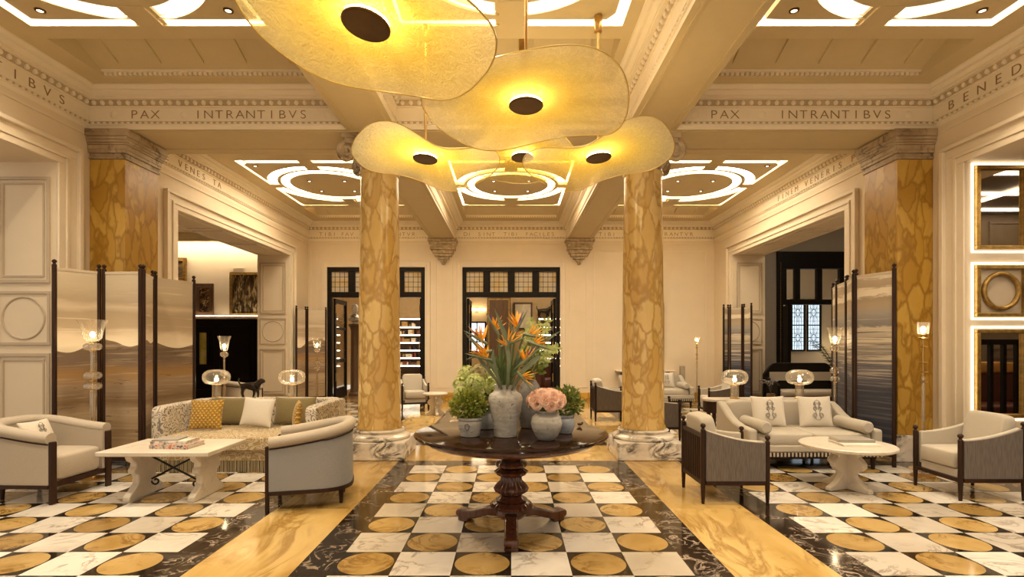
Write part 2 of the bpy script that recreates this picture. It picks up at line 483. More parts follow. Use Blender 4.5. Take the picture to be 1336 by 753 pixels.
# shallow panel mouldings on the back wall
pm = MB()
def frame_y(mb, x0, x1, z0, z1, y, w=0.03, d=0.015):
    """moulding rectangle on a face looking towards -y"""
    mb.box(x0, x1, y - d, y, z0, z0 + w); mb.box(x0, x1, y - d, y, z1 - w, z1)
    mb.box(x0, x0 + w, y - d, y, z0 + w, z1 - w); mb.box(x1 - w, x1, y - d, y, z0 + w, z1 - w)
for (a, c) in ((-5.36, -5.18), (-2.02, -1.56), (1.56, 2.02)): frame_y(pm, a, c, .34, 4.0, BY, .025, .012)
frame_y(pm, 2.2, 5.2, .34, 4.0, BY, .03, .014)
pm.build('panel_moulding', mt['trim'], wb, smooth=0)
# base boards in yellow marble
for nm, (x0, x1) in zip(('baseboard_back', 'baseboard_back.001', 'baseboard_back.002'), ((-5.40, -4.98), (-2.23, -1.40), (1.40, 5.40))):
    struct(MB().box(x0, x1, BY - .035, BY, 0, .22), nm, mt['sienap'], bevel=.008)
for nm, sg in (('baseboard_left', -1), ('baseboard_right', 1)):
    b = MB()
    for (a, c) in ((6.8, 6.94), (7.62, 8.40), (13.56, BY - .04)): b.box(*sorted((sg * (WX - .03), sg * WX)), a, c, 0, .2)
    struct(b, nm, mt['sienap'], bevel=.006)

# casings round the side openings, panelled jambs
def casing(name, sg, y0, y1, zt):
    b = MB()
    for (i0, i1, d) in ((0, .10, .03), (.10, .15, .045), (.15, .27, .025), (.27, .33, .07)):
        xa, xb = sorted((sg * WX, sg * (WX - d)))
        b.box(xa, xb, y0 - i1, y0 - i0, 0, zt + i0 * .8); b.box(xa, xb, y1 + i0, y1 + i1, 0, zt + i0 * .8)
        b.box(xa, xb, y0 - i1, y1 + i1, zt + i0 * .8, zt + i1 * .8)
    return struct(b, name, mt['trim'], bevel=.006)
n = 1
for sg in (-1, 1):
    for (a, c) in ((1.6, 6.45), (8.76, 13.2)):
        casing('trim_%d' % n, sg, a, c, OPZ); n += 1
def jamb_panel(name, sg, y, wall):
    xa, xb = sorted((sg * (WX + .07), sg * (WX + WT - .06)))
    b = MB()
    for (z0, z1) in ((.28, 1.40), (2.24, 3.50)):
        frame_y(b, xa, xb, z0, z1, y, .035, .022); frame_y(b, xa + .07, xb - .07, z0 + .07, z1 - .07, y, .018, .012)
    frame_y(b, xa, xb, 1.50, 2.14, y, .03, .018)
    b.torus(((xa + xb) / 2, y, 1.82), .25, .013, 48, 8, 'y')
    b.box(xa - .02, xb + .02, y - .03, y, 0, .2)
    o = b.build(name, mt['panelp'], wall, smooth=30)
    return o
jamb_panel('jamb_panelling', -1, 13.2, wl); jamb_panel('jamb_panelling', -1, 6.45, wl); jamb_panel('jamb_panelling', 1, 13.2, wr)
# soffit panels of the two far openings
for sg, w in ((-1, wl), (1, wr)):
    b = MB(); xa, xb = sorted((sg * (WX + .1), sg * (WX + WT - .1)))
    for k in range(3):
        a = 8.95 + k * 1.4
        for q in ((xa, xb, a, a + .03), (xa, xb, a + 1.2, a + 1.23), (xa, xa + .03, a, a + 1.23), (xb - .03, xb, a, a + 1.23)):
            b.box(*q, OPZ - .015, OPZ)
    b.build('soffit_moulding', mt['trim'], w, smooth=0)

# ---------------- beams
def beam(name, x0, x1, y0, y1):
    b = MB().box(x0, x1, y0, y1, ZB, 5.4)
    if x1 - x0 > 3:   # cross beam: bead lines under it
        b.box(x0, x1, y1 - .2, y1 - .16, ZB - .018, ZB); b.box(x0, x1, y0 + .06, y0 + .09, ZB - .012, ZB)
    else:
        b.box(x0 + .06, x0 + .085, y0, y1, ZB - .012, ZB); b.box(x1 - .085, x1 - .06, y0, y1, ZB - .012, ZB)
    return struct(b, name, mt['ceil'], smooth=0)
bl = beam('ceiling_beam', -2.12, -1.48, -1.2, 6.95); br = beam('ceiling_beam.001', 1.48, 2.12, -1.2, 6.95)
beam('ceiling_beam.002', -2.12, -1.48, 7.85, BY); beam('ceiling_beam.003', 1.48, 2.12, 7.85, BY)
bc = beam('ceiling_beam.004', -WX, WX, 6.95, 7.85)

# ---------------- cornices swept round every coffer
PROF = [(.003, ZB - .004), (.003, 4.318), (.022, 4.322), (.022, 4.332), (.008, 4.334), (.008, 4.362), (.022, 4.364), (.022, 4.374), (.004, 4.376), (.004, 4.54), (.024, 4.542), (.024, 4.558),
        (.012, 4.56), (.045, 4.628), (.085, 4.63), (.085, 4.648), (.10, 4.65), (.10, 4.67), (.125, 4.682), (.145, 4.70), (.145, 4.712), (.17, 4.714), (.20, 4.742), (.215, 4.744), (.215, 5.0)]
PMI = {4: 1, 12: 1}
def cornice(name, x0, x1, y0, y1, parent=None, under=True):
    b = MB()
    loops = [[(x0 + o, y0 + o, z), (x1 - o, y0 + o, z), (x1 - o, y1 - o, z), (x0 + o, y1 - o, z)] for o, z in PROF]
    vs = [p for l in loops for p in l]; fs = []; fm = []
    for k in range(len(PROF) - 1):
        for q in range(4):
            q2 = (q + 1) % 4
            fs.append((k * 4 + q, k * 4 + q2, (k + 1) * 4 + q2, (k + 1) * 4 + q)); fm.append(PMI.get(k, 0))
    b.add(vs, fs); b.m = fm
    if under:  # thin picture-rail line on the walls below the frieze
        pass
    # egg row and bead row
    def row(o, z, pitch, sx, sy, sz, seg):
        for q in range(4):
            a = [(x0 + o, y0 + o), (x1 - o, y0 + o), (x1 - o, y1 - o), (x0 + o, y1 - o)]
            p, r = Vector(a[q]), Vector(a[(q + 1) % 4]); d = r - p; k = int(d.length / pitch); d /= k
            if q == 0: continue
            ux = abs(d.x) > abs(d.y)
            for i in range(k):
                c = p + d * (i + .5)
                b.sup((c.x, c.y, z), (sx if ux else sy, sy if ux else sx, sz), 1, 1, 6, 4)
    row(.034, 4.594, .105, .062, .062, .066, 6)
    row(.013, 4.348, .075, .050, .028, .028, 6)
    o = struct(b, name, [mt['frieze'], mt['rowdark']], parent, smooth=22, fixn=False)
    return o
BX = ((-WX, -2.12), (-1.48, 1.48), (2.12, WX)); BYS = ((.2, 6.95), (7.85, BY))
n = 11
COR = {}
for j, (ya, yb) in enumerate(BYS):
    for i, (xa, xb) in enumerate(BX):
        COR[i, j] = cornice('trim_%d' % n, xa, xb, ya, yb); n += 1

# ---------------- coffered ceiling with lit slots
def coffer(name, xa, xb, ya, yb, cx, cy, a, bh, r, rings, dent_near, dent_far, fr_near, fr_far):
    """a, bh: half size of the slotted panel; rings: slots (r0,r1) as fractions; dent_*: ledge edges; fr_*: frame edges"""
    z0, z1 = ZC, ZC + .05
    s = MB(); led = MB(); dn = MB()
    xl, xr = xa + .2, xb - .2
    dl, dr = cx - a - .03, cx + a + .03
    yN, yF = ya + .2, yb - .2
    s.box(xl, dl, yN, yF, z0, z1); s.box(dr, xr, yN, yF, z0, z1)
    s.box(dl, dr, yN, dent_near, z0, z1); s.box(dl, dr, dent_far, yF, z0, z1)
    # frame strips beside the panel
    if fr_near > dent_near + .01:
        s.box(dl, dr, fr_near, cy - bh, z0, z1)
    else: s.box(dl, dr, dent_near, cy - bh, z0, z1)
    s.box(dl, dr, cy + bh, fr_far, z0, z1)
    s.box(dl, cx - a, cy - bh, cy + bh, z0, z1); s.box(cx + a, dr, cy - bh, cy + bh, z0, z1)
    w = .11
    # spandrel plate with round hole
    N = 72; front = len(rings) == 1
    ws, wn, wf = (w, w, w) if front else (.05, .13, .035)
    ai = a - ws
    R0 = rings[-1][1]
    out = []; inn = []
    for k in range(N):
        t = 2 * PI * (k + .5) / N
        c, si = math.cos(t), math.sin(t)
        q = min(ai / abs(c), (bh - wf if si > 0 else bh - wn) / abs(si))
        out.append((cx + c * q, cy + si * q)); m = min(R0, q - .004); inn.append((cx + c * m, cy + si * m))
    for k in range(N):
        k2 = (k + 1) % N
        p4 = [out[k], out[k2], inn[k2], inn[k]]
        s.prism(p4, z0 + .002, z1, 'z')
    def annul(mb, r0, r1, za, zb, NN=72):
        for k in range(NN):
            t, t2 = 2 * PI * k / NN, 2 * PI * (k + 1) / NN
            p4 = [(cx + r1 * math.cos(t), cy + r1 * math.sin(t)), (cx + r1 * math.cos(t2), cy + r1 * math.sin(t2)),
                  (cx + r0 * math.cos(t2), cy + r0 * math.sin(t2)), (cx + r0 * math.cos(t), cy + r0 * math.sin(t))]
            if za == zb: mb.add([(x, y, za) for x, y in p4], [(0, 1, 2, 3)])
            else: mb.prism(p4, za, zb, 'z')
    front = len(rings) == 1
    pl = MB()
    for k, (r0, r1) in enumerate(rings):
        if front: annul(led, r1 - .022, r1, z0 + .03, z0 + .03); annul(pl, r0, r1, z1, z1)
        else: annul(led, r0, r1, z1, z1)
        if k + 1 < len(rings): annul(s, r1, rings[k + 1][0], z0 + .002, z1)
    rd = rings[0][0]
    s.cyl((cx, cy, z0 + .002), rd, .05, 72)
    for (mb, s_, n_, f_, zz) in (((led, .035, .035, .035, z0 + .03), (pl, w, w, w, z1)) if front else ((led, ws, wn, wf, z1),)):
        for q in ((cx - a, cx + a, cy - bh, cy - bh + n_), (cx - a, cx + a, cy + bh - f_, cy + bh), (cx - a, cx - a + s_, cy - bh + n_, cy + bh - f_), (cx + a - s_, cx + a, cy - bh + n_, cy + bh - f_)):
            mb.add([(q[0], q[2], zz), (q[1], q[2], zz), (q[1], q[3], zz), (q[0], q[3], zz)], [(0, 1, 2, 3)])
    # bridges with stepped edges: from the disc or its outer ring to the frame
    g = .12; q0 = rd if len(rings) == 1 else rings[-1][0]
    s.box(cx - g, cx + g, cy + q0 - .04, cy + bh + .02, z0 - .003, z1 + .01); s.box(cx - g, cx + g, cy - bh - .02, cy - q0 + .04, z0 - .003, z1 + .01)
    s.box(cx + q0 - .04, cx + a + .02, cy - g, cy + g, z0 - .003, z1 + .01); s.box(cx - a - .02, cx - q0 + .04, cy - g, cy + g, z0 - .003, z1 + .01)
    for e in (-1, 1):
        x_ = cx + e * (g + .02)
        s.box(x_ - .02, x_ + .02, cy + q0 - .04, cy + bh + .02, z0 + .02, z1 + .01)
    # coves
    for (p, q, zz) in ((fr_far, dent_far, 1), (fr_near, dent_near, -1)):
        if abs(p - q) < .05: continue
        pts = [(q, z0 + .045), (q - zz * .16, z0 + .10), (p - zz * .1, z0 + .40), (p - zz * .1, z0 + .44), (q - zz * .16, z0 + .14), (q, z0 + .085)]
        s.prism(pts, dl, dr, 'x')
        k = max(3, int((dr - dl) / .5))
        for i in range(k):
            x_ = dl + (dr - dl) * (i + .5) / k
            s.prism([(q - zz * .15, z0 + .065), (p - zz * .1, z0 + .365), (p - zz * .1, z0 + .42), (q - zz * .17, z0 + .12)], x_ - .035, x_ + .035, 'x')
        s.box(dl - .04, dl, min(p, q), max(p, q), z1, z1 + .4); s.box(dr, dr + .04, min(p, q), max(p, q), z1, z1 + .4)
        k = int((dr - dl) / .06)
        for i in range(k):
            x_ = dl + (dr - dl) * (i + .5) / k
            dn.cbox(x_, q - zz * .008, z0 + .022, .036, .03, .034)
        dn.cbox((dl + dr) / 2, q - zz * .02, z0 + .05, dr - dl, .05, .02)
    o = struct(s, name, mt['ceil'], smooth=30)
    led.build('light_slot', mt['led'], o, smooth=0)
    if pl.v: pl.build('slot_glow_plate', mt['glowplate'], o, smooth=0)
    if dn.v: dn.build('dentil', mt['frieze'], o, smooth=0)
    struct(MB().box(xa, xb, ya, yb, 5.32, 5.4), 'ceiling_deck', mt['ceil'], o, smooth=0)
    return o
CO = {}
for i, (xa, xb) in enumerate(BX):
    cx = (-3.665, 0, 3.665)[i]; a = (1.235, 1.134, 1.235)[i]; f = a / 1.235
    CO[i, 0] = coffer('ceiling' if i == 0 else 'ceiling.%03d' % i, xa, xb, *BYS[0], cx, 4.37, a, 1.15, 1, ((.86 * f, 1.07 * f),), 2.15, 6.55, 2.98, 5.75)
    CO[i, 1] = coffer('ceiling.%03d' % (i + 3), xa, xb, *BYS[1], cx, 11.115, a, 1.545, 1, ((.82 * f, .98 * f), (1.05 * f, 1.225 * f)), 9.24, 13.9, 9.24, 12.85)

# ---------------- inscriptions
def insc(parent, txt, x, y, z, face, size=.155, step=None, dx=0):
    """face: 'b' looks to -y, 'l' on the left wall, 'r' on the right wall; x,y = start of the text"""
    if face == 'b': M = Matrix.Translation((x, y, z)) @ Matrix.Rotation(PI / 2, 4, 'X')
    elif face == 'l': M = Matrix.Translation((x, y, z)) @ Matrix.Rotation(PI / 2, 4, 'Z') @ Matrix.Rotation(PI / 2, 4, 'X')
    else: M = Matrix.Translation((x, y, z)) @ Matrix.Rotation(-PI / 2, 4, 'Z') @ Matrix.Rotation(PI / 2, 4, 'X')
    if step:
        for k, ch in enumerate(txt):
            d = Vector((step * k, 0, 0)) if face == 'b' else (Vector((0, step * k, 0)) if face == 'l' else Vector((0, -step * k, 0)))
            text_mesh('inscription', ch, size, mt['letter'], Matrix.Translation(d) @ M @ Matrix.Scale(1.16, 4, (1, 0, 0)), parent, center=True)
    else:
        text_mesh('inscription', txt, size, mt['letter'], M, parent, 1.45)
ZT = 4.405
for sg, xs in ((-1, (-4.84, -4.02)), (1, (2.60, 3.48))):
    c = COR[0 if sg < 0 else 2, 0]
    insc(c, 'PAX', xs[0], 6.945, ZT, 'b', .155, .135); insc(c, 'INTRANTIBVS', xs[1], 6.945, ZT, 'b', .155, .135)
    for xx in ((-5.1, -4.2, -2.35) if sg < 0 else (2.35, 3.22, 5.1)):
        MB().lathe([(.0, .012), (.03, .012), (.045, .004), (.05, 0)], 20, (0, 0, 0), M=Matrix.Translation((xx, 6.946, ZT + .05)) @ Matrix.Rotation(PI / 2, 4, 'X')).build('medallion', mt['frieze'], c)
insc(COR[0, 0], 'TIBVS', -WX + .006, 5.70, ZT, 'l', .155, .205)
insc(COR[2, 0], 'BENED', WX - .006, 6.66, ZT, 'r', .155, .215)
insc(COR[0, 1], 'QVIE VENES TA', -WX + .006, 8.0, ZT, 'l', .155, .17)
insc(COR[2, 1], 'FINEM VENERIS PHO', WX - .006, 10.95, ZT, 'r', .155, .17)
yb_ = BY - .005
insc(COR[0, 1], 'TIBI', -5.08, yb_, ZT - .01, 'b', .14, .12); insc(COR[0, 1], 'FAV', -4.5, yb_, ZT - .01, 'b', .14, .12)
insc(COR[0, 1], 'NTVR', -3.0, yb_, ZT - .01, 'b', .14, .13)
insc(COR[1, 1], 'DI', -1.22, yb_, ZT - .01, 'b', .14, .1); insc(COR[1, 1], 'SINT', -.85, yb_, ZT - .01, 'b', .14, .125)
insc(COR[1, 1], 'TIBI', -.16, yb_, ZT - .01, 'b', .14, .10); insc(COR[1, 1], 'FACILES', .42, yb_, ZT - .01, 'b', .14, .115)
insc(COR[2, 1], 'TIBI', 2.38, yb_, ZT - .01, 'b', .14, .12); insc(COR[2, 1], 'BRANTVR', 4.0, yb_, ZT - .01, 'b', .14, .135)

# picture-rail line on the walls under the frieze
for nm, q in (('trim_31', (-WX, -WX + .02, 7.9, BY)), ('trim_32', (WX - .02, WX, 7.9, BY)), ('trim_33', (-WX, WX, BY - .02, BY)), ('trim_34', (-WX, -WX + .02, -1, 6.85)), ('trim_35', (WX - .02, WX, -1, 6.85))):
    struct(MB().box(*q, 4.17, 4.195), nm, mt['trim'], smooth=0)

# ---------------- downlights in the ceiling panels
def downlight(x, y, label):
    t = thing('downlight', label, 'ceiling light', (x, y, ZC), 0, 'recessed ceiling downlights')
    MB().lathe([(.028, -.001), (.030, -.012), (.045, -.010), (.048, .001), (.028, .0)], 20).build('trim_ring', mt['bronze'], t)
    MB().lathe([(0, -.004), (.027, -.004), (.027, -.002)], 16).build('lens', mt['ledw'], t)
    return t
def spot(x, y, p=130, size=115):
    l = bpy.data.lights.new('downlight_and_fill_spot', 'SPOT'); l.energy = p; l.spot_size = R(size); l.spot_blend = .9; l.color = (1, .82, .58); l.shadow_soft_size = .06
    o = bpy.data.objects.new('downlight_and_fill_spot', l); COL.objects.link(o); o.location = (x, y, ZC - .02)
def spot(x, y, p=130, size=115):
    l = bpy.data.lights.new('downlight_and_fill_spot', 'SPOT'); l.energy = p; l.spot_size = R(size); l.spot_blend = .9; l.color = (1, .82, .58); l.shadow_soft_size = .06
    o = bpy.data.objects.new('downlight_and_fill_spot', l); COL.objects.link(o); o.location = (x, y, ZC - .02)
DL = [(-4.58, 5.26, 'small recessed downlight over the tub armchair with emblem cushion, in the near ceiling panel corner'),
      (-2.75, 5.26, 'small recessed downlight beside the largest amber pendant, in the near ceiling panel corner'),
      (2.75, 5.26, 'small recessed downlight over the slat-back armchair by the column, near ceiling panel corner'),
      (4.58, 5.26, 'small recessed downlight over the armchair by the glowing mirrors, near ceiling panel corner'),
      (-4.66, 9.85, 'small recessed downlight in the ceiling corner above the far doorway with paintings'),
      (4.66, 9.85, 'small recessed downlight in the ceiling corner above the doorway to the black doors')]
for x, y, l in DL: downlight(x, y, l)
for cx, w in ((-3.665, 'ceiling disc above the patterned sofa'), (0, 'ceiling disc above the central doorway'), (3.665, 'ceiling disc above the cream sofa')):
    for (dx, dy, p) in ((-.35, -.35, 'near'), (.35, -.35, 'near'), (-.35, .35, 'far'), (.35, .35, 'far')):
        downlight(cx + dx, 11.115 + dy, '%s %s of four downlights in the round %s' % (p, 'left' if dx < 0 else 'right', w))

for x in (-4.58, -2.75, 2.75, 4.58):
    for y in (3.5, 5.26): spot(x, y)  # far row serves the downlights; near row is unseen, added to brighten the floor
for x in (-.85, .85):
    for y in (2.2, 5.35): spot(x, y)  # added spots without fittings above the pendants, to brighten the floor
for cx in (-3.665, 0, 3.665):
    for dx in (-.35, .35): spot(cx + dx, 11.115 - .35, 60)
# ================================================================ COLUMNS, PIERS, CORBELS
def column(x, label):
    t = thing('marble_column', label, 'column', (x, 7.4, 0), 0)
    MB().box(-.42, .42, -.42, .42, 0, .235).build('plinth', mt['arab'], t, bevel=.012)
    MB().lathe([(.40, .236), (.415, .25), (.415, .275), (.39, .295), (.345, .305), (.325, .32), (.335, .335), (.345, .35), (.33, .365), (.30, .37)], 48).build('base_moulding', mt['arab'], t)
    MB().lathe([(.305, .371), (.305, .40), (.285, .43), (.278, 1.5), (.265, 2.8), (.25, 3.78), (.27, 3.80), (.27, 3.83)], 48).build('shaft', mt['siena'], t)
    c = MB().lathe([(.25, 3.831), (.255, 3.90), (.30, 3.95), (.34, 4.0), (.33, 4.03)], 32)
    for sx in (-1, 1):
        for sy in (-1, 1):
            pts = []
            for k in range(26):
                a = PI / 2 - k * .42; r = .13 * (1 - k / 30)
                pts.append((sx * (.36 + r * math.cos(a) * .75), sy * (.31 + r * math.cos(a) * .3), 4.03 + r * math.sin(a)))
            c.tube(pts, .036, 8)
            c.cyl((sx * .36, sy * .31 - .03, 4.0), .03, .06, 10)
    for i in range(12):
        a = 2 * PI * i / 12
        c.sup((.31 * math.cos(a), .31 * math.sin(a), 3.99), (.075, .075, .11), 1, 1, 8, 6)
    c.box(-.37, .37, -.37, .37, 4.13, 4.19); c.box(-.40, .40, -.40, .40, 4.19, 4.252)
    c.build('capital', mt['capm'], t)
    return t
column(-1.80, 'round golden marble column nearest the patterned sofa')
column(1.80, 'round golden marble column nearest the slat-back armchairs')
def pier(sg, label):
    t = thing('marble_pier', label, 'pilaster', (sg * 5.19, 7.275, 0), 0)
    def bx(o, z0, z1):
        xa, xb = sorted((sg * (4.96 - o) - sg * 5.19, sg * 5.417 - sg * 5.19))
        return (xa, xb, -.325 - o, .325 + o, z0, z1)
    MB().box(*bx(.03, 0, .3)).box(*bx(.015, .3, .34)).build('base', mt['arab'], t, bevel=.006)
    MB().box(*bx(0, .341, 3.885)).build('shaft', mt['sienap'], t, bevel=.006)
    c = MB()
    for o, a, b in ((.018, 3.886, 3.915), (.008, 3.915, 3.96), (.03, 3.96, 4.0), (.035, 4.0, 4.06), (.05, 4.06, 4.085), (.062, 4.085, 4.12), (.07, 4.12, 4.16), (.085, 4.16, 4.25)):
        c.box(*bx(o, a, b))
    c.build('capital', mt['capm'], t, bevel=.006)
pier(-1, 'square golden marble pier standing behind the mountain landscape screen')
pier(1, 'square golden marble pier standing behind the seascape screen')
def corbel(x, label):
    t = thing('stone_corbel', label, 'corbel', (x, BY - .001, 0), 0)
    c = MB()
    for w, d, a, b in ((.76, .40, 4.19, 4.262), (.70, .36, 4.13, 4.19), (.64, .33, 4.04, 4.13), (.66, .34, 3.99, 4.04), (.54, .27, 3.90, 3.99), (.46, .22, 3.83, 3.90), (.30, .14, 3.76, 3.83), (.16, .09, 3.70, 3.76)):
        c.box(-w / 2, w / 2, -d, 0, a, b)
    c.build('bracket', mt['stone'], t, bevel=.015)
    MB().sup((0, -.06, 3.66), (.10, .10, .10), 1, 1, 12, 8).build('pendant_drop', mt['stone'], t)
    for sx in (-1, 1):
        d = MB()
        pts = [(sx * (.20 + .1 * (1 - k / 26) * math.cos(k * .45)), -.30 + .004 * k, 4.0 + .1 * (1 - k / 26) * math.sin(k * .45)) for k in range(24)]
        d.tube(pts, .022, 7)
        pts = [(sx * (.14 + .07 * (1 - k / 26) * math.cos(k * .45)), -.22 + .004 * k, 3.87 + .07 * (1 - k / 26) * math.sin(k * .45)) for k in range(24)]
        d.tube(pts, .018, 7)
        d.build('carved_scroll', mt['stone'], t)
    d = MB()
    for k in range(5): d.sup((-.2 + .1 * k, -.33, 4.09), (.08, .06, .09), 1, 1, 8, 6)
    d.build('egg_moulding', mt['stone'], t)
corbel(-1.8, 'carved stone corbel on the back wall between the two doorways')
corbel(1.8, 'carved stone corbel on the blank stretch of the back wall')

# ================================================================ DOORS TO THE LIBRARY
def library_door(name, cx):
    w = 1.30
    fr = MB()
    y0, y1 = BY - .02, BY + .14
    fr.box(cx - w, cx - w + .10, y0, y1, 0, DZ); fr.box(cx + w - .10, cx + w, y0, y1, 0, DZ)
    fr.box(cx - w + .1, cx + w - .1, y0, y1, DZ - .11, DZ); fr.box(cx - w + .1, cx + w - .1, y0, y1, 2.76, 2.90)
    for k in (-1, 0, 1): fr.box(cx + k * .655 - .075, cx + k * .655 + .075, y0, y1, 2.90, DZ - .11)
    o = struct(fr, name, mt['bwood'], bevel=.006)
    # plaster casing round the opening
    cs = MB()
    for (i0, i1, d) in ((0.0, .05, .045), (.05, .14, .03)):
        i0 += .005; i1 += .005
        cs.box(cx - w - i1, cx - w - i0, BY - d, BY, 0, DZ + i1); cs.box(cx + w + i0, cx + w + i1, BY - d, BY, 0, DZ + i1)
        cs.box(cx - w - i0, cx + w + i0, BY - d, BY, DZ + i0, DZ + i1)
    cs.build('door_casing', mt['trim'], o, bevel=.006)
    for k in range(4):
        x = cx + (-1.5 + k) * .655
        g = MB().box(x - .255, x + .255, y0 + .06, y0 + .068, 2.90, DZ - .11).build('transom_pane', mt['leaded'], o, smooth=0)
        l = MB()
        for q in range(1, 4): l.cbox(x - .255 + q * .1275, y0 + .055, 3.17, .012, .014, .53)
        for q in range(1, 4): l.cbox(x, y0 + .055, 2.90 + q * .135, .5, .014, .012)
        l.box(x - .265, x - .235, y0 + .02, y0 + .09, 2.9, DZ - .11); l.box(x + .235, x + .265, y0 + .02, y0 + .09, 2.9, DZ - .11)
        l.build('lead_lattice', mt['bwood'], g, smooth=0)
    for sg in (-1, 1):
        x = cx + sg * (w - .13)
        xa, xb = x - .03, x + .03
        lf = MB()
        ya, yb = BY + .16, BY + 1.2
        lf.box(xa, xb, ya, ya + .1, .02, 2.74); lf.box(xa, xb, yb - .1, yb, .02, 2.74)
        for (za, zb) in ((.02, .3), (1.0, 1.1), (1.9, 1.97), (2.62, 2.74)): lf.box(xa, xb, ya + .1, yb - .1, za, zb)
        d = lf.build('door_leaf', mt['bwood'], o, bevel=.005)
        MB().box(x - .005, x + .005, ya + .1, yb - .1, .3, 2.62).build('leaf_pane', mt['pane'], d, smooth=0)
        hg = MB()
        for z in (.5, 1.35, 2.35): hg.cyl((x - sg * .045, ya - .005, z), .014, .22, 10)
        hg.build('hinge', mt['brass'], d)
    return o
t = NT('leaded amber glass')
v = t.coord((1, .1, 1)); col = t.ramp(t.noise(v, 4, 2), [(.35, (.92, .78, .52, 1)), (.55, (.97, .90, .74, 1)), (.72, (.9, .84, .76, 1))])
tr = t.n('ShaderNodeBsdfTransparent'); t.set(tr, 0, col)
tl = t.n('ShaderNodeBsdfTranslucent'); t.set(tl, 0, col)
mx = t.n('ShaderNodeMixShader'); mx.inputs[0].default_value = .45; t.t.links.new(tr.outputs[0], mx.inputs[1]); t.t.links.new(tl.outputs[0], mx.inputs[2])
mt['leaded'] = t.fin(mx.outputs[0])
library_door('door_1', 0.0); library_door('door_2', -3.605)

# ================================================================ LIBRARY BEYOND THE DOORS
mt['ltan'] = plain('library tan wall', L(.55, .38, .18), .6, var=.05)
struct(MB().box(-6.2, 6.2, 20.0, 20.2, 0, 4.5), 'wall_library', mt['ltan'], smooth=0)
struct(MB().box(-6.4, -6.2, 15.3, 20.2, 0, 4.5).box(6.2, 6.4, 15.45, 20.2, 0, 4.5), 'wall_library.001', mt['ltan'], smooth=0)
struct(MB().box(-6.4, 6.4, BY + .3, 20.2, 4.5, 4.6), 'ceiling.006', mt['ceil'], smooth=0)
for k, x in enumerate((-4.2, -1.4, 1.4)):  # glowing panels added to brighten the library behind the transoms
    t = thing('fill_light_panel', 'flat glowing panel added to the library ceiling as fill light', 'ceiling light', (x, 17.2, 4.5), 0, 'library fill lights')
    MB().box(-.75, .75, -.75, .75, -.03, -.001).build('rim', mt['ceil'], t)
    MB().box(-.7, .7, -.7, .7, -.04, -.031).build('fill_glow_face', mt['ledw'], t, smooth=0)
bookg = 'books on the lit library shelves'
BM = [plain('book spine brown', L(.13, .06, .03)), plain('book spine cream', L(.6, .5, .36)), plain('book spine dark', L(.04, .03, .03)), plain('box ochre', L(.38, .22, .07)), plain('book spine red', L(.22, .05, .03))]
def bookcase(x0, x1, y, label, which, seed):
    rd = random.Random(seed)
    t = thing('bookcase', label, 'bookcase', ((x0 + x1) / 2, y, 0), 0)
    w = (x1 - x0) / 2
    MB().box(-w, -w + .04, -.38, 0, 0, 2.45).box(w - .04, w, -.38, 0, 0, 2.45).box(-w + .04, w - .04, -.03, 0, .0, 2.45).box(-w + .04, w - .04, -.38, -.03, 0, .42).build('carcass', mt['lwood'], t)
    zs = [.70, .98, 1.26, 1.54, 1.82, 2.10]
    for z in zs + [2.40]:
        s = MB().box(-w + .041, w - .041, -.38, -.031, z, z + .03).build('shelf', mt['lwood'], t)
        MB().box(-w + .05, w - .05, -.392, -.381, z - .004, z + .034).build('light_strip', mt['ledw'], s, smooth=0)
    for z in zs:
        x = -w + .09
        while x < w - .2:
            if rd.random() < .3: x += rd.uniform(.08, .25); continue
            bw = rd.choice((.035, .05, .06, .16, .22)); bh = rd.uniform(.1, .19)
            b = MB().box(0, bw, -.2, 0, 0, bh)
            o = b.build('library_book', rd.choice(BM), None, smooth=0, bevel=.004)
            o.location = (t.location.x + x, y - .13, z + .031)
            tag(o, 'book or box on the lit shelves of the library bookcase ' + which, 'book', bookg + ' ' + which)
            x += bw + rd.choice((.004, .004, .05))
    return t
bookcase(-4.6, -3.1, 19.95, 'tall library bookcase with lit shelves seen through the doorway behind the column', 'behind the column', 3)
bookcase(.95, 2.3, 19.95, 'tall library bookcase with lit shelves behind the flower arrangement', 'behind the flowers', 5)
# little statue on the right bookcase, bust on a tall pedestal at the left
def statue_horse(name, label, loc, sc_, mat, rz=0, cat='statue'):
    v = [(0, 0, .62), (-.22, 0, .63), (-.36, 0, .62), (.2, 0, .64), (.36, 0, .70), (.50, 0, .86), (.60, 0, .90), (.74, 0, .83),
         (-.40, .07, .45), (-.46, .07, .27), (-.41, .07, .04), (-.37, .07, .0), (-.33, -.07, .45), (-.36, -.07, .27), (-.29, -.07, .04), (-.25, -.07, .0),
         (.32, .07, .42), (.36, .07, .24), (.34, .07, .04), (.38, .07, 0), (.24, -.07, .42), (.22, -.07, .24), (.16, -.07, .04), (.20, -.07, 0),
         (-.50, 0, .70), (-.60, 0, .86), (-.56, 0, 1.0), (.56, .05, 1.0), (.56, -.05, 1.0)]
    e = [(0, 1), (1, 2), (0, 3), (3, 4), (4, 5), (5, 6), (6, 7), (2, 8), (8, 9), (9, 10), (10, 11), (2, 12), (12, 13), (13, 14), (14, 15),
         (4, 16), (16, 17), (17, 18), (18, 19), (3, 20), (20, 21), (21, 22), (22, 23), (2, 24), (24, 25), (25, 26), (6, 27), (6, 28)]
    r = [.17, .17, .165, .18, .17, .13, .10, .075, .10, .06, .042, .05, .10, .06, .042, .05, .095, .06, .042, .05, .095, .06, .042, .05, .045, .038, .03, .03, .03]
    o = skin_mesh(name, v, e, r, mat)
    o.location = loc; o.scale = (sc_,) * 3; o.rotation_euler = (0, 0, R(rz))
    return tag(o, label, cat)
